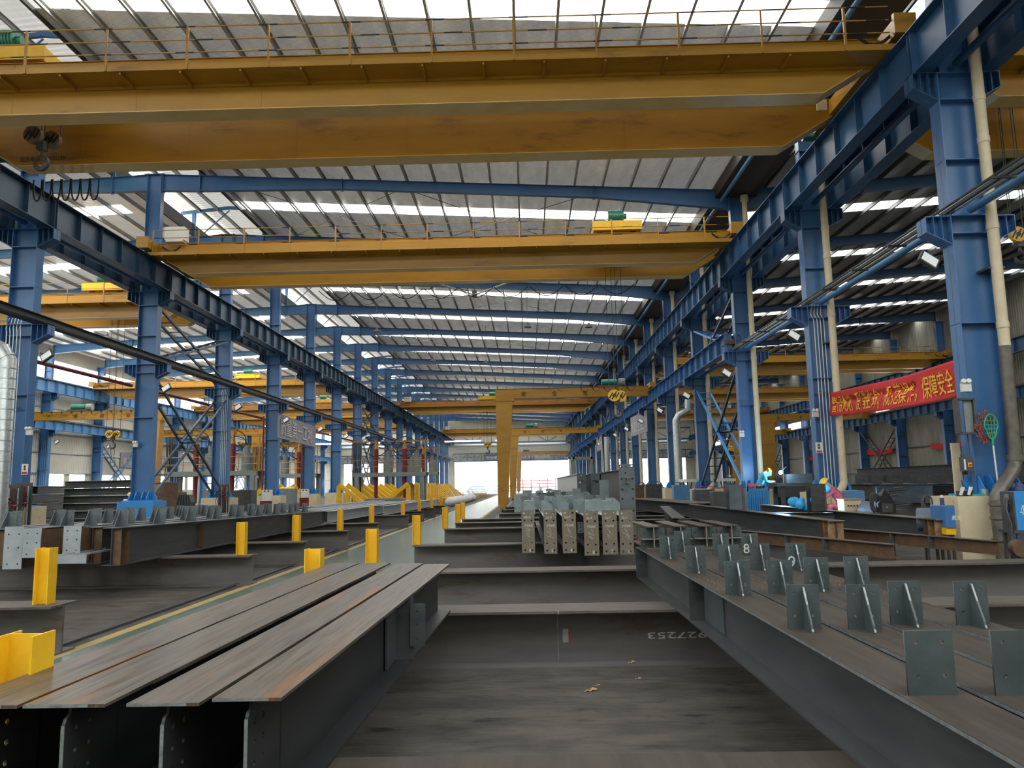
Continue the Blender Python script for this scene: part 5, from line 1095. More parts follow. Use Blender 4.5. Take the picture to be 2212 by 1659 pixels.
for z in (a.z, b.z): t.box(a.x, b.x, 14.93, 15.1, z - .02, z + .02)
t.build('frame', 'dark', r); MB().box(a.x + .14, b.x, 15.0, 15.02, b.z, a.z).build('back_plate', 'grey', r)
q0, q1 = at(2078, 955, Y=15.2), at(2100, 1045, Y=15.2)
tag(MB().box(q0.x - .05, q0.x + .12, 15.5, 15.54, PB, q0.z).build('plywood_strip', 'conc'), 'pale upright board behind the nearest right column', 'board')
# wheel-nut net: red netting ball in a green plastic landing net on a pole
q = at(2140, 922, Y=14.86); r = thing('landing_net', (q.x, 14.86, PB), 'green plastic scoop with a white handle and red-brown netting, leaning on the column', 'net'); t = MB(); pts = []
for k in range(25): w_ = 2 * math.pi * k / 24; pts.append(Vector((q.x + .13 * math.cos(w_) * (1 if math.sin(w_) > -.2 else .75), 14.84, q.z + .24 * math.sin(w_))))
t.tube(pts, .012, 6, caps=False)
for dx in (-.07, 0, .07): t.cyl((q.x + dx, 14.84, q.z + .2), (q.x + dx * .4, 14.84, q.z - .24), .007, 5)
for dz in (-.12, -.04, .04, .12): t.cyl((q.x - .12, 14.84, q.z + dz), (q.x + .12, 14.84, q.z + dz), .007, 5)
t.cyl((q.x, 14.84, q.z - .22), (q.x, 14.84, q.z - .36), .02, 8); t.build('scoop', 'mint', r, True); MB().cyl((q.x, 14.84, q.z - .34), (q.x + .02, 14.84, PB), .015, 10).build('handle', 'white', r, True)
t = MB(); rr = random.Random(9)
for k in range(170):
    w_ = rr.uniform(R(20), R(340)); rad = rr.uniform(.5, 1.25) ; p = Vector((q.x - .05 + .17 * math.cos(w_) * rad, 14.93 + rr.uniform(-.03, .04), q.z + .02 + .26 * math.sin(w_) * rad)); t.tube([p, p + Vector((rr.uniform(-.03, .03), rr.uniform(-.02, .02), -.03)), p + Vector((rr.uniform(-.03, .03), 0, -.06))], .011, 5)
o = t.build('netting', 'hose', r); o['kind'] = 'stuff'
# cream downpipes at each right column
for k in range(2, 20):
    y = FY(k) - .42; x = 9.36 if k == 2 else 9.30; col = 'cream downpipe on the right columns, %s from the camera' % ORD[k - 1]
    r = thing('downpipe', (x, y, 0), col if k > 2 else 'cream downpipe on the nearest right column, grimy dark foot with elbows', 'downpipe', 'downpipes'); rad = .105
    zt_ = 13.5 if k != 2 else 13.5; t = MB(); t.cyl((x, y, 4.2 if k == 2 else 1.65), (x, y, zt_), rad, 16)
    for z in ([4.6, 6.6, 8.4, 9.3, 11.0] if k < 8 else []): t.cyl((x, y, z), (x, y, z + .12), rad + .012, 16)
    t.cyl((x, y, zt_ - .25), (x, y, zt_), rad + .06, 16); t.build('pipe', 'cream', r, True)
    t = MB()
    if k == 2:
        t.tube([(x, y, 4.25), (x - .03, y, 2.05)], .115, 16).tube([(x - .03, y, 2.1), (x - .03, y, 2.02), (x - .12, y - .06, 1.85), (8.83, y - .28, 1.5), (8.72, y - .32, 1.36), (8.70, y - .32, 1.25)], .12, 16).tube([(8.70, y - .32, 1.3), (8.74, y - .32, 0)], .12, 16)
        for z in (1.2, .95, .55): t.cyl((8.71, y - .32, z), (8.71, y - .32, z + .05), .145, 16)
        t.cyl((x - .03, y, 2.02), (x - .03, y, 2.14), .145, 16)
    else: t.tube([(x, y, 1.75), (x, y, 1.62), (x - .1, y - .1, 1.48), (x - .3, y - .2, 1.3), (x - .34, y - .2, 1.1), (x - .34, y - .2, 0)], rad + .008, 12)
    t.build('pipe_foot', 'dirtpipe' if k == 2 else 'cream', r, True)
    if k < 10: MB().box(x - .16, x + .16, y, y + .42, 5.8, 5.85).build('pipe_clamp', 'dark', r)
# floodlights under the lower brackets
def floodlight(x, y, z, s, label, cam_=False):
    r = thing('floodlight', (x, y, z), label, 'floodlight', 'floodlights on the columns'); a_ = R(35)
    mt = Matrix.Translation((x, y, z)) @ Matrix.Rotation(s * a_, 4, 'Y') @ Matrix.Rotation(R(-20), 4, 'X')
    MB().box(-.2, .2, -.04, .04, -.14, .14, 0, mt).build('lamp_housing', 'dark', r); MB().box(-.165, .165, -.05, -.039, -.105, .105, 0, mt).build('lens', 'lamp', r)
    MB().bar((x, y + .04, z), (x - s * -.28, y + .1, z + .12), .04, .04).build('bracket', 'dark', r)
for k in range(2, 12):
    floodlight(8.28, FY(k) + .02, 6.12, 1, 'white faced floodlight under the lower bracket of the right columns, %s from the camera' % ORD[k - 1])
for k in range(3, 10):
    floodlight(-14.85, FY(k) + .02, 6.0, -1, 'dark floodlight under the lower bracket of the left columns, %s from the camera' % ORD[k - 2])
for k in range(8, 13): floodlight(-39.0, FY(k) + .02, 6.0, -1, 'floodlight on the left wall columns, %s of them' % ORD[k - 7])
# twin emergency lamps
def twin_lamp(px, py, Y, label):
    q = at(px, py, Y=Y); r = thing('emergency_lamp', q, label, 'emergency lamp', 'twin emergency lamps'); MB().box(q.x - .09, q.x + .09, Y, Y + .08, q.z - .16, q.z).build('battery_case', 'white', r)
    for s in (-1, 1): MB().cyl((q.x + s * .05 - .02, Y - .04, q.z + .05), (q.x + s * .05, Y + .04, q.z + .03), .045, 12).build('lamp_head', 'white', r)
twin_lamp(2088, 828, 15.1, 'white twin-headed emergency lamp on the nearest right column'); twin_lamp(1762, 889, 23.1, 'white twin-headed emergency lamp on the second right column'); twin_lamp(1603, 935, 31.1, 'white twin-headed emergency lamp on the third right column')
twin_lamp(62, 928, 23.1, 'white twin-headed emergency lamp on the nearest left column'); twin_lamp(292, 957, 31.1, 'white emergency lamp on the left side of the second left column')
# vertical conduits on columns
def conduits(x, y, z0, z1, n, label, dx=.09, m='galv'):
    r = thing('conduit_bank', (x, y, z0), label, 'conduits', 'vertical conduits')
    for i in range(n): MB().tube([(x + dx * i, y, z0), (x + dx * i, y, z1 - .5), (x + dx * i * 1.0 - .06, y + .05, z1 - .3), (x + dx * i * .9, y + .08, z1)], .015, 8).build('conduit', m, r, True)
    MB().box(x - .08, x + dx * n, y + .02, y + .05, (z0 + z1) / 2, (z0 + z1) / 2 + .04).build('clamp_bar', 'dark', r)
conduits(8.86, FY(3) - .16, 1.5, 7.05, 4, 'four white conduits running down the second right column', .1, 'white')
conduits(-16.02, FY(3) - .2, 1.5, 7.2, 5, 'bank of grey conduits on the nearest left column', .11); conduits(-15.6, FY(5) - .2, 1.5, 7.0, 4, 'bank of conduits on the third left column', .09)
conduits(-15.6, FY(10) - .2, 1.5, 7.0, 4, 'bank of conduits on the eighth left column', .09, 'lblue')
for k in (8, 10): conduits(-40.1, FY(k) - .25, .4, 6.9, 4, 'bank of blue conduits on a left wall column, %s' % ('nearer one' if k == 8 else 'farther one'), .16, 'lblue')
# red banner with a fold, slung between the first two right columns
pa, pb = at(1789, 849, Y=23.0), at(2069, 777, Y=15.75); pa2, pb2 = at(1792, 899, Y=23.0), at(2074, 856, Y=15.75)
def ban(u, w):      # u along 0..1, w up 0..1
    s = math.sin(math.pi * u); top = pa.lerp(pb, u); bot = pa2.lerp(pb2, u); p = bot.lerp(top, w); p.z -= .07 * s * (1 if w < .5 else .8)
    fold = math.exp(-((w - .58 - .1 * (u - .4)) / .10) ** 2) * min(1, 4 * s) * (1 if .06 < u < .72 else 0); d = Vector((pb.y - pa.y, pa.x - pb.x, 0)).normalized()
    return p + d * (-.05 * math.sin(9 * u + 2 * w) - .10 * fold)
r = thing('banner', pa2.lerp(pb2, .5), 'red cloth banner with yellow Chinese characters between two right columns', 'banner'); t = MB(); nu, nw = 60, 14
t.v = [ban(i / nu, j / nw) for i in range(nu + 1) for j in range(nw + 1)]; t.f = [(i * (nw + 1) + j, (i + 1) * (nw + 1) + j, (i + 1) * (nw + 1) + j + 1, i * (nw + 1) + j + 1) for i in range(nu) for j in range(nw)]; t.m = [0] * len(t.f)
o = t.build('banner_cloth', 'banner', r, True); sm = o.modifiers.new('th', 'SOLIDIFY'); sm.thickness = .004
dn = Vector((pa.y - pb.y, pb.x - pa.x, 0)).normalized(); dn = dn if dn.y < 0 or dn.x < 0 else -dn
text('警惕火灾，爱惜生命；规范操作，保障安全', 1.0, 'bannery', 'banner_lettering', r, (0, 0, 0), (1, 0, 0), (0, 0, 1), warp=lambda u, w: ban(.02 + u / 19.2 * .965, .20 + w * .72) + Vector((-.02, -.012, 0)))
for p_, c_ in ((pa, (8.9, FY(3) - .02, pa.z + .1)), (pb, (8.75, FY(2) + .2, pb.z + .1))): MB().cyl(p_, c_, .008, 5).build('tie_rope', 'dark', r)
# signs
def sign(p0, p1, h, s, mb_, mt_, label, size, off=(0, -.03, 0)):
    p0, p1 = Vector(p0), Vector(p1); r = thing('sign_board', p0.lerp(p1, .5), label, 'sign', 'lettered signs'); MB().bar(p0 + Vector((0, 0, h / 2)), p1 + Vector((0, 0, h / 2)), .03, h).build('sign_face', mb_, r)
    text(s, size, mt_, 'sign_lettering', r, p0.lerp(p1, .04) + Vector(off) + Vector((0, 0, h * .2)), (p1 - p0), (0, 0, 1)); return r
sign((-8.7, YE - 1.36, 6.8), (1.7, YE - 1.36, 6.8), 1.3, '安全来自长期警惕  事故源于瞬间麻痹', 'signblue', 'chalk', 'dark blue slogan board above the far opening of the main hall', .80, (0, -.05, 0))
a = at(680, 985, X=-15.1); 
p = at(679, 968, Y=52.5); p2 = at(735, 970, Y=59); sign((-15.22, 46.9, 4.9), (-15.22, 55.5, 4.7), 1.5, '质量第一工地', 'signgrey', 'chalk', 'creased grey sheet sign between the left columns', 1.2, (.06, 0, 0))
q0, q1 = at(1366, 945, Y=60), at(1398, 940, Y=54.5); sign((q0.x, 60.6, 5.3), (q1.x, 54.2, 5.3), 1.5, '质量是企业生命', 'signgrey', 'chalk', 'pale grey slogan board between the right columns, nearer one', .9, (-.04, 0, 0))
q0, q1 = at(1290, 970, Y=90), at(1302, 965, Y=84); sign((q0.x, 90.5, 5.4), (q1.x, 84.5, 5.4), 1.6, '安全第一', 'signgrey', 'chalk', 'pale slogan board between the right columns, farther one', 1.3, (-.04, 0, 0))
sign((-40.3, 56.4, 4.6), (-40.3, 61.8, 4.6), 1.6, '团结进步', 'signblue', 'chalk', 'blue sign on the left wall ending in two large white characters', 1.4, (.06, 0, 0))
sign((-40.3, 76, 4.2), (-40.3, 85.5, 4.2), 1.5, '高高兴兴回到我家 保障你我', 'signgrey', 'chalk', 'long grey lettered sign on the left wall', .85, (.06, 0, 0))
sign((34.85, 62.2, 5.0), (34.85, 56.2, 5.0), 1.5, '同心协力', 'signgrey', 'chalk', 'dark lettered sign on the right wall near the panel frame', 1.2, (-.06, 0, 0))
sign((34.8, 96, 5.2), (34.8, 88, 5.2), 1.4, '保护环境', 'signgrey', 'chalk', 'grey sheet sign on the right wall, farther back', 1.2, (-.06, 0, 0))
for n, (x, y0, y1, lab) in enumerate(((34.6, 66.5, 60.4, 'sagging red cloth banner on the right wall'), (34.6, 79, 73.5, 'red cloth banner on the right wall behind the ladder brace'), (34.6, 97, 91, 'faded red banner low on the right wall, farthest'))):
    t = MB(); nu = 16
    t.v = [Vector((x, y0 + (y1 - y0) * i / nu, 4.1 + j * .55 - .25 * math.sin(math.pi * i / nu) * (.4 + .6 * j))) for i in range(nu + 1) for j in (0, 1)]; t.f = [(2 * i, 2 * i + 2, 2 * i + 3, 2 * i + 1) for i in range(nu)]; t.m = [0] * nu
    tag(t.build('wall_banner', 'banner'), lab, 'banner', 'red banners on the right wall').modifiers.new('th', 'SOLIDIFY').thickness = .01
# safety notice plates
for px, py, Y, lab in ((262 / 4.915, 800 + 1050 / 4.915, 23.05, 'small white fire notice on the nearest left column'), (1600 + 612 / 3.614, 800 + 605 / 3.614, 23.1, 'small white notice with two black symbols on the second right column')):
    q = at(px, py, Y=Y); r = thing('notice_plate', q, lab, 'notice', 'notices'); MB().box(q.x - .1, q.x + .1, Y, Y + .01, q.z - .16, q.z + .16).build('plate', 'white', r); MB().box(q.x - .08, q.x + .08, Y - .003, Y, q.z - .14, q.z - .08).build('red_strip', 'red', r); MB().cyl((q.x, Y - .004, q.z + .08), (q.x, Y, q.z + .08), .035, 14).cyl((q.x, Y - .004, q.z - .0), (q.x, Y, q.z), .035, 14).build('symbol', 'ink', r)
# spiral ducts
def duct(pts, rad, label, n=14, m='galv'):
    t = MB().tube(pts, rad, n); L_ = [Vector(p) for p in pts]
    for a_, b_ in zip(L_[:-1], L_[1:]):
        d = (b_ - a_); k = int(d.length / .28)
        for i in range(k): p_ = a_ + d * (i / k); t.tube([p_, p_ + d.normalized() * .03], rad + .012, n)
    return tag(t.build('spiral_duct', m, None, True), label, 'duct', 'spiral ducts')
q = at(8, 900, Y=21.5); duct([(q.x, 21.5, 0), (q.x, 21.5, 5.6), (q.x - .2, 21.5, 5.9)], .24, 'galvanised spiral duct at the left edge of the picture')
q = at(1462, 950, Y=44); duct([(q.x, 44, 0), (q.x, 44, 5.2), (q.x + .15, 44, 5.5), (q.x + .7, 44, 5.8), (q.x + .75, 44, 6.4)], .2, 'galvanised spiral duct with a bent head by the right columns')
q = at(1311, 980, Y=70); duct([(q.x, 70, 0), (q.x, 70, 5.9)], .22, 'pale spiral duct farther along the right columns')
# black switchgear and cables round the left columns, right lower end of the runway
q = at(1585, 735, Y=31.1); r = thing('collector_box', q, 'rusty current collector with looping black cable at the end of the lower runway', 'collector'); MB().box(q.x - .3, q.x + .2, 31.3, 31.9, q.z - .12, q.z + .05).build('collector_arm', 'steel_r', r); MB().tube([(q.x + .2 + .12 * math.sin(a_), 31.2, q.z + .25 * math.cos(a_)) for a_ in [math.pi * j / 8 for j in range(9)]], .018, 6).build('cable', 'black', r)

# ================================================================== RIGHT BAY GOODS
for i in range(7):
    x = 13.2 + i * .75; y0 = 25.5 + i * .15
    r = prod_beam('dark beam with rows of stub plates in the right bay, %s from the main hall' % ORD[i + 1], (x, y0, .9), (x - .6, y0 + 17, .9), .62, .36, group='right bay beams with stubs', mats=('steel', 'steel'))
    for j in range(11):
        y = y0 + .6 + j * 1.5
        if i == 0 and j == 0: p0x = MB().box(x - .15, x + .15, y, y + .014, 1.52, 1.86).box(x - .006, x + .006, y, y + .2, 1.52, 1.8).build('stub_plate', 'steel', r); o0 = Vector((x, y, 0))
        else: c = p0x.copy(); C.objects.link(c); c.parent = r; c.location = Vector((x - .6 * (y - y0) / 17, y, 0)) - o0 + WL(p0x.parent) - WL(r)
for y in (26.5, 32, 38, 42):
    tag(MB().box(12.4, 18.6, y, y + .35, 0, .03).box(12.4, 18.6, y, y + .35, .87, .9).box(12.4, 18.6, y + .165, y + .185, .03, .87).build('floor_trestle', 'supp'), 'dark trestle under the right bay beams, %s from the camera' % ORD[(26.5, 32, 38, 42).index(y) + 1], 'support', 'right bay trestles')
for i in range(4):
    x = 18.3 + i * .6; prod_beam('high stacked dark beam at the back of the right bay, %s' % ORD[i + 1], (x, 27, 1.55), (x - .5, 42, 1.55), .7, .4, group='high dark beams in the right bay', mats=('steel', 'steel'))
    prod_beam('low stacked dark beam at the back of the right bay, %s' % ORD[i + 1], (x, 27, .6), (x - .5, 42, .6), .9, .4, group='low dark beams in the right bay', mats=('steel', 'steel'))
for y in (28, 34, 40): tag(MB().box(17.6, 20.8, y, y + .3, 0, .6).build('timber_block', 'wood'), 'timber block under the back stack of the right bay, %s' % ORD[(28, 34, 40).index(y) + 1], 'block', 'right bay blocks')
q = at(1897, 1035, Y=46); person((q.x, 46, .6), R(160), 'person in a dark red jacket and white cap working far back in the right bay', stand(.2, haL=(-.1, .45, 1.0)), 'redcloth', 'denim', 'white'); tag(MB().box(q.x - .6, q.x + .6, 45.5, 46.6, 0, .6).build('work_platform', 'dark'), 'platform of the worker far back in the right bay', 'platform')
r, a, b, z0 = box_thing('gas_crate', 1838, 1868, 1060, 1082, 20.9, .6, 'lblue', 'light blue box behind the control box in the right bay', 'box', 0)
t = MB(); rr = random.Random(8)
for k in range(16): x = at(1870, 1070, Y=24).x + rr.uniform(-.1, 1.2); z = .8 + .045 * k * .9; t.bar((x - .3, 24 + rr.uniform(0, .6), z), (x + .35, 24 + rr.uniform(0, .6), z + .03), .12, .03)
r_ = thing('offcut_heap', (at(1880, 1070, Y=24).x, 24.3, 0), 'heap of dark steel offcuts on a stand behind the drum fan', 'offcuts'); r_['kind'] = 'stuff'; t.build('offcuts', 'steel', r_); xx = at(1880, 1070, Y=24).x; MB().box(xx - .5, xx + 1.1, 23.9, 24.8, 0, .78).build('stand', 'dark', r_)
# items round the feet of the right columns in mid hall
for n, (px0, px1, py0, py1, Y, m, lab) in enumerate(((1372, 1392, 1048, 1068, 40.5, 'steel_r', 'rust-brown box at the fifth right column'), (1500, 1545, 1058, 1078, 31.6, 'dark', 'red framed wire rack beside the third right column'), (1540, 1572, 1062, 1096, 25.5, 'dark', 'dark welding set with a red handle in the right aisle'), (1395, 1430, 1046, 1058, 43, 'dark', 'dark box with a mask on it by the fourth right column'), (1455, 1490, 1048, 1056, 38, 'lblue', 'low blue box by the right columns'))):
    r, a, b, z0 = box_thing('equipment_box', px0, px1, py0, py1, Y, .5, m, lab, 'box', 0, 'boxes by the right columns')
    t = MB(); t.tube([(a.x + .05, Y + .1, a.z), (a.x + .05, Y + .1, a.z + .12), (b.x - .05, Y + .1, a.z + .12), (b.x - .05, Y + .1, a.z)], .018, 6); t.build('handle', 'red' if n in (1, 2) else 'dark', r)
for n, (px, py, Y, m, lab) in enumerate(((1405, 1040, 43.2, 'dark', 'dark rolled bag on the plinth of the fifth right column'), (1627, 1048, 31.0, 'redcloth', 'dark red rolled cloth on the third right plinth'), (1575, 1050, 31.05, 'denim', 'heap of dark work clothes beside the third right column'), (2190, 1050, 14.8, 'signblue', 'dark blue work glove at the right of the stained plinth'))):
    q = at(px, py, Y=Y); z = PB if n != 2 else q.z - .1; t = MB(); rr = random.Random(n)
    for k in range(6): t.ball((q.x + rr.uniform(-.16, .16), Y + rr.uniform(-.06, .06), z + .09 + rr.uniform(0, .08)), rr.uniform(.07, .13), 0, 10)
    if n in (2, 3): t.box(q.x - .2, q.x + .2, Y - .12, Y + .12, 0, z + .06, 0)
    tag(t.build('cloth_bundle', m, None, True), lab, 'cloth', 'cloth bundles')

# ================================================================== LEFT SIDE GOODS AND MACHINES
# stacks of H-beams beyond the left row
k = 0
for j in range(6):
    prod_beam('long dark H-beam of the stack in the left bay, %s layer from below' % ORD[j + 1], (-17.1, 33.6 + .02 * j, .32 + j * .33), (-20.7, 34.3 + .02 * j, .32 + j * .33), .31, .5, group='left bay beam stack', mats=('dark', 'plate'))
for j in range(5):
    for i in range(3):
        x = -20.9 - i * .6 - (.2 if j % 2 else 0); prod_beam('H-beam end in the open stack of the left bay, %s column, %s layer' % (ORD[i + 1], ORD[j + 1]), (x, 32.8, .3 + j * .36), (x - 1.5, 38, .3 + j * .36), .34, .55, .014, .016, group='open stack of beam ends in the left bay', mats=('steel', 'plate'))
for i, (x, y) in enumerate(((-21.6, 33.0), (-22.4, 36), (-18.6, 33.7), (-20.0, 34.2))): tag(MB().box(x - 2, x + 1.2, y, y + .25, 0, .3).build('timber_block', 'wood'), 'timber bearer under the left bay stacks, %s' % ORD[i + 1], 'block', 'left bay bearers')
q = at(279, 1092, Y=33); person((at(279, 1060, Y=33).x, 33.0, .0), R(-130), 'person in white with a yellow helmet and face mask behind the second left column', stand(.05), 'whitecloth', 'whitecloth', 'yel2')
for n, (px0, px1, py0, py1, Y, m, lab) in enumerate(((330, 383, 1064, 1092, 33.5, 'steel_r', 'large rusty brown box by the second left column'), (345, 365, 1042, 1062, 33.6, 'steel_r', 'smaller brown box on top of the large rusty box'), (497, 542, 1059, 1078, 41, 'dark', 'dark slab-sided steel tank between the left columns'), (438, 460, 1060, 1085, 41.2, 'grey', 'mottled grey cabinet beside the third left column'), (600, 633, 1056, 1082, 50, 'grn', 'grey-green bin with yellow flux heaped on top'))):
    r, a, b, z0 = box_thing('storage_box', px0, px1, py0, py1, Y, .9, m, lab, 'box', 0 if n != 1 else at(350, 1064, Y=33.5).z, 'boxes in the left row')
    if n == 4:
        for s in range(3): MB().ball((a.x + (b.x - a.x) * (.2 + .3 * s), Y + .4, a.z), .2, 0, 12, .6).build('flux_heap', 'yel2', r, True)
r = thing('rubber_bag', at(402, 1085, Y=31.6), 'black net bag standing on the left supports', 'bag'); q = at(402, 1090, Y=31.6); t = MB().prism([(q.x - .28, 0), (q.x + .28, 0), (q.x + .3, q.z + .1), (q.x + .2, q.z + .4), (q.x - .2, q.z + .4), (q.x - .3, q.z + .1)], 31.4, 31.8); t.build('bag', 'black', r); t = MB()
for s in range(6): t.tube([(q.x - .25 + .1 * s, 31.38, .4), (q.x - .3 + .12 * s, 31.36, q.z + .1), (q.x - .2 + .08 * s, 31.38, q.z + .4)], .012, 5)
t.build('netting', 'dark', r)
# gas manifolds with valves on the left columns
def manifold(px, py, Y, label):
    q = at(px, py, Y=Y); r = thing('gas_manifold', (q.x, Y, .6), label, 'manifold', 'gas manifolds'); MB().box(q.x - .25, q.x + .25, Y, Y + .05, 0, q.z + .3).build('back_board', 'dark', r)
    for i in range(4):
        x = q.x - .2 + .13 * i; MB().cyl((x, Y - .06, .6), (x, Y - .06, q.z + .2), .02, 8).build('gas_pipe', 'galv' if i % 2 else 'maroon', r); MB().cyl((x, Y - .06, q.z - .1 * i), (x, Y - .2, q.z - .1 * i), .03, 10).cyl((x - .06, Y - .2, q.z - .1 * i), (x + .06, Y - .2, q.z - .1 * i), .015, 6).build('valve', 'red' if i % 2 else 'dark', r)
    t = MB()
    for i in range(5): t.tube([(q.x - .2 + .1 * i, Y - .1, q.z - .1), (q.x - .3 + .12 * i, Y - .25, q.z - .5), (q.x - .1 + .05 * i, Y - .2, .5)], .014, 6)
    t.build('gas_hose', 'black', r, True)
manifold(28, 1070, 22.4, 'gas manifold with valves and hoses at the nearest left column'); manifold(50, 1065, 22.9, 'second gas manifold beside the nearest left column'); manifold(483, 1060, 38.2, 'gas manifold with red valves at the third left column')
# white electric cabinets and dark red cable posts
for px0, px1, py0, py1, Y, lab in ((565, 586, 1058, 1082, 44.6, 'white electric cabinet on a red post between the left columns'), (650, 666, 1057, 1075, 52.3, 'second white electric cabinet farther along the left row'), (762, 774, 1053, 1070, 66.2, 'small white electric cabinet at the start of the yellow racks')):
    a, b = at(px0, py0, Y=Y), at(px1, py1, Y=Y); r = thing('electric_cabinet', ((a.x + b.x) / 2, Y, 0), lab, 'cabinet', 'white electric cabinets'); MB().box(a.x, b.x, Y, Y + .25, b.z, a.z).build('cabinet_body', 'white', r); MB().box(a.x + .05, b.x - .05, Y - .01, Y, b.z + .05, a.z - .05).build('door', 'white', r)
    MB().box((a.x + b.x) / 2 - .16, (a.x + b.x) / 2 - .06, Y - .02, Y - .01, a.z - .12, a.z - .04).box((a.x + b.x) / 2 + .06, (a.x + b.x) / 2 + .16, Y - .02, Y - .01, a.z - .12, a.z - .04).build('meter', 'ink', r)
    MB().cyl((a.x, Y + .1, 0), (a.x, Y + .1, 6.0), .05, 10).box(a.x - .1, b.x, Y + .05, Y + .15, 0, b.z).build('red_post', 'maroon', r)
# yellow tilting racks of the girder welding line
def rack(x, y, s, hgt, label, ln=2.2):
    r = thing('tilting_rack', (x, y, 0), label, 'rack', 'yellow tilting racks'); t = MB().bar((x, y, hgt), (x + s * ln, y, .25), .34, .3); t.build('sloping_arm', 'yel2', r)
    MB().bar((x, y, 0), (x, y, hgt - .1), .3, .26).build('upright', 'yel2', r); MB().box(min(x, x + s * ln) - .1, max(x, x + s * ln) + .1, y - .15, y + .15, 0, .2).build('base', 'yel2', r)
nm = 0
for x0, s, ys in ((-13.6, 1, [56 + 2.6 * i for i in range(9)]), (-9.2, -1, [60 + 2.6 * i for i in range(8)]), (-11.8, 1, [84 + 2.5 * i for i in range(14)]), (-16.8, -1, [50 + 3 * i for i in range(4)])):
    for y in ys: nm += 1; rack(x0, y, s, 2.0, 'yellow sloping steel rack of the welding line, %s row, %s in line' % ({-13.6: 'left', -9.2: 'right', -11.8: 'far', -16.8: 'outer'}[x0], ORD[ys.index(y) + 1]))
# raised girder-welding platforms with hoppers, cylinders and reels
def weld_station(x0, x1, y, h, label, col=0):
    r = thing('welding_station', ((x0 + x1) / 2, y, 0), label, 'welding station', 'raised welding stations'); MB().box(x0, x1, y - .12, y + .12, h - .18, h + .12).box(x0, x1, y + 1.6, y + 1.8, h - .18, h + .12).box(x0, x1, y - .1, y + 1.8, h + .1, h + .14).build('platform_beam', 'grey', r)
    for x in (x0 + .3, x1 - .3): MB().box(x - .14, x + .14, y - .14, y + .14, 0, h - .18).box(x - .14, x + .14, y + 1.55, y + 1.83, 0, h - .18).build('leg', 'grey', r)
    t = MB(); n = int((x1 - x0) / 1.1)
    for i in range(n + 1): x = x0 + i * (x1 - x0) / n; t.box(x - .02, x + .02, y - .1, y - .06, h + .1, h + 1.15)
    for z in (.6, 1.1): t.cyl((x0, y - .08, h + z), (x1, y - .08, h + z), .02, 6)
    t.build('handrail', 'yel', r)
    for i in range(2):
        x = x0 + (x1 - x0) * (.3 + .4 * i); MB().cyl((x, y + .5, .9), (x, y + .5, h + 2.0), .13, 14, 0, .2).build('red_column', 'maroon', r, True); MB().cyl((x, y + .5, h + 1.9), (x, y + .5, h + 2.7), .18, 14, 0, .1).build('hopper', 'yel', r, True)
        MB().cyl((x + .9, y + .8, h + .14), (x + .9, y + .8, h + 1.35), .38, 18).cyl((x + .9, y + .8, h + 1.35), (x + .9, y + .8, h + 1.9), .2, 14).build('flux_tank', 'grey', r, True)
        t = MB(); t.tube([(x + .95 * math.cos(a_), y + .35, h + 2.2 + .75 * math.sin(a_)) for a_ in [2 * math.pi * j / 18 for j in range(19)]], .035, 6, caps=False); t.tube([(x + .8 * math.cos(a_) + .2, y + .42, h + 1.9 + .6 * math.sin(a_)) for a_ in [2 * math.pi * j / 18 for j in range(15)]], .03, 6, caps=False); t.build('cable_loop', 'black', r, True)
    MB().bar((x0 - .5, y + .6, h + 2.6), (x1 + .2, y + .6, h + 2.6), .09, .09).bar((x0 + .1, y + .6, h + .1), (x0 + .1, y + .6, h + 2.6), .09, .09).bar((x1 - .1, y + .6, h + .1), (x1 - .1, y + .6, h + 2.6), .09, .09).build('cable_beam', 'yel', r)
    t = MB(); rr = random.Random(int(y))
    for i in range(9): x = x0 - .2 + .09 * i; t.tube([(x, y + .55, h + 2.55), (x + rr.uniform(-.05, .05), y + .5, h + 1.0), (x + rr.uniform(-.1, .2), y + .5, h - 1 - rr.uniform(0, .8))], .03, 5)
    t.build('hanging_cable', 'black', r)
weld_station(-13.6, -7.9, 60.5, 2.75, 'raised grey welding platform with red columns beside the aisle, nearest one')
weld_station(-14.4, -9.2, 80, 3.1, 'raised grey welding platform farther along the left side')
weld_station(-24.5, -18.2, 52, 2.9, 'raised welding platform seen behind the left columns')
weld_station(-23.5, -18.0, 66, 2.9, 'farther raised welding platform behind the left columns')
q = at(835, 1050, Y=58)
tag(MB().box(-10.9, -8.3, 52, 53.2, 0, 1.0).build('flux_trough', 'grn'), 'grey-green trough in front of the yellow racks', 'trough')
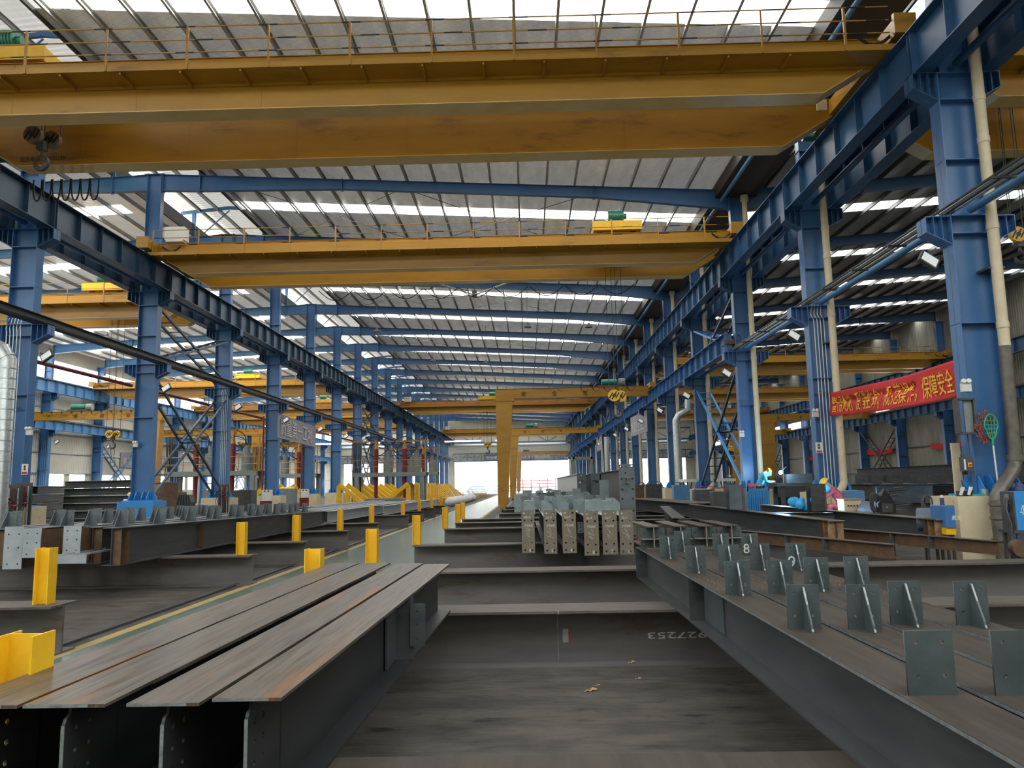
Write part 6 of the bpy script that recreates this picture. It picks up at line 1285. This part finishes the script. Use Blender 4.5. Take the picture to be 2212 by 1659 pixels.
# white sacks past the racks, far timber stacks
for n, (px, py, Y) in enumerate(((975, 1062, 66), (985, 1058, 70), (996, 1060, 74), (1008, 1059, 80), (1018, 1060, 86))):
    q = at(px, py, Y=Y); o = MB().ball((q.x, Y, .42), .56, 0, 14, .75).tube([(q.x - .4, Y - .3, .9), (q.x - .1, Y - .3, 1.5), (q.x + .3, Y - .3, .9)], .04, 6).build('bulk_sack', 'whitecloth', None, True); tag(o, 'white bulk sack with lifting loops beyond the yellow racks, %s from the left' % ORD[n + 1], 'sack', 'white bulk sacks')
for n, (x, y) in enumerate(((-7.6, 80), (-7.4, 93), (-6.9, 108), (-8, 122))):
    tag(MB().box(x - 1.2, x + 1.4, y, y + 6, .0, .5).build('plank_pile', 'wood'), 'low timber pile along the far left of the aisle, %s' % ORD[n + 1], 'timber', 'timber piles')
for n, (x, y, z) in enumerate(((2.2, 60, 1.3), (.4, 70, 1.1), (4.2, 66, 1.6), (1.6, 84, 1.4))):
    r = thing('girder_pile', (x, y, 0), 'grey girder lying on blocks behind the centre stack, %s from the camera' % ORD[n + 1], 'girder', 'girders behind the centre stack'); ibeam((x, y, .4), (x, y + 9, .4), z - .4, .4).build('girder', ['steel', 'plate'], r)
    for s in (.5, 8): MB().box(x - .4, x + .4, y + s, y + s + .3, 0, .4).build('block', 'wood', r)
t = MB()
for yy in (60, 62): t.box(3.6, 3.76, yy, yy + .16, 0, 3.6).box(5.0, 5.16, yy, yy + .16, 0, 3.6).box(3.6, 5.16, yy, yy + .16, 3.6, 3.8)
t.box(3.6, 3.76, 60, 62.16, 3.6, 3.8).box(5.0, 5.16, 60, 62.16, 3.6, 3.8)
o = t.build('machine_frame', 'grey'); tag(o, 'grey portal frame rising behind the tall centre stack', 'frame')
# yard beyond the far opening
t = MB()
for i in range(3): t.box(-3, 7.2, 190 + i * .1, 190.2 + i * .1, 1.0 + i * .8, 1.2 + i * .8)
for x in range(-3, 8, 2): t.box(x, x + .2, 190, 190.2, 0, 3.2)
tag(t.build('yard_barrier', 'red'), 'red and white barrier out in the bright yard', 'barrier')
for n, (x, y, w_) in enumerate(((-12, 185, 5), (-5, 200, 7), (-20, 190, 6), (18, 180, 5), (2, 215, 9))):
    r = thing('steel_pile', (x, y, 0), 'pale pile of steel out in the yard, %s from the door' % ORD[n + 1], 'pile', 'piles in the yard')
    for j in range(3): MB().box(x - w_ / 2 + j * .3, x + w_ / 2 - j * .3, y, y + 4, j * .6, j * .6 + .5).build('layer', 'plate', r)
# lit tubes near the far openings
for n, (x0, x1) in enumerate(((-13.5, -7.5), (-5, -2), (-36, -28), (-26, -20))):
    tag(MB().cyl((x0, 128, 9.1), (x1, 128, 9.1), .09, 8).cyl((x0 + .5, 128, 9.1), (x0 + .5, 128, roof(x0 + .5) + .02), .012, 5, 1).cyl((x1 - .5, 128, 9.1), (x1 - .5, 128, roof(x1 - .5) + .02), .012, 5, 1).build('tube_lamp', ['tube', 'dark']), 'long lit tube lamp near the far end, %s' % ('left one in the hall', 'middle one in the hall', 'left one in the left bay', 'right one in the left bay')[n], 'lamp', 'lit tube lamps')
# paper scraps on the dark floor
for n, (px, py, Y_, lab) in enumerate(((1277, 1488, 0, 'largest curled beige paper scrap on the floor in front of the numbered support'), (1291, 1476, 0, 'small beige paper scrap behind the largest one'), (1379, 1462, 0, 'rolled beige paper scrap to the right on the floor'), (1366, 1433, 1, 'beige paper scrap lying on the foot of the numbered support'))):
    q = at(px, py, Z=.02 if n < 3 else .03); s = (.085, .035, .045, .06)[n]; z0 = .001 if n < 3 else .026; y = q.y if n < 3 else 7.72
    t = MB(); pts = [(q.x + s * (i / 5 - .5) * 1.3, y + s * .25 * (1 if j else -1) * (1 - .5 * abs(i - 2) / 3) + (i - 2) * s * .08, z0 + s * (.18 * abs(math.sin(i * 1.7)) + (.16 if j and i in (3, 4) else 0))) for i in range(6) for j in (0, 1)]
    t.add(pts, [(2 * i, 2 * i + 2, 2 * i + 3, 2 * i + 1) for i in range(5)]); o = t.build('paper_scrap', 'wood'); tag(o, lab, 'scrap', 'paper scraps'); o.modifiers.new('th', 'SOLIDIFY').thickness = .0015

# thin dust haze hanging in the far half of the hall
hz = bpy.data.materials.new('dust_haze'); hz.use_nodes = True; n = hz.node_tree.nodes; n.remove(n['Principled BSDF']); v = n.new('ShaderNodeVolumeScatter'); v.inputs['Density'].default_value = .0045; v.inputs['Color'].default_value = (.93, .96, 1, 1); v.inputs['Anisotropy'].default_value = .3
hz.node_tree.links.new(v.outputs[0], n['Material Output'].inputs['Volume'])
o = MB().box(-14.5, 8.2, 118, 158, .05, 9.5).build('dust_haze', hz); tag(o, 'thin bright dust haze in front of the far openings', 'haze', kind='stuff')
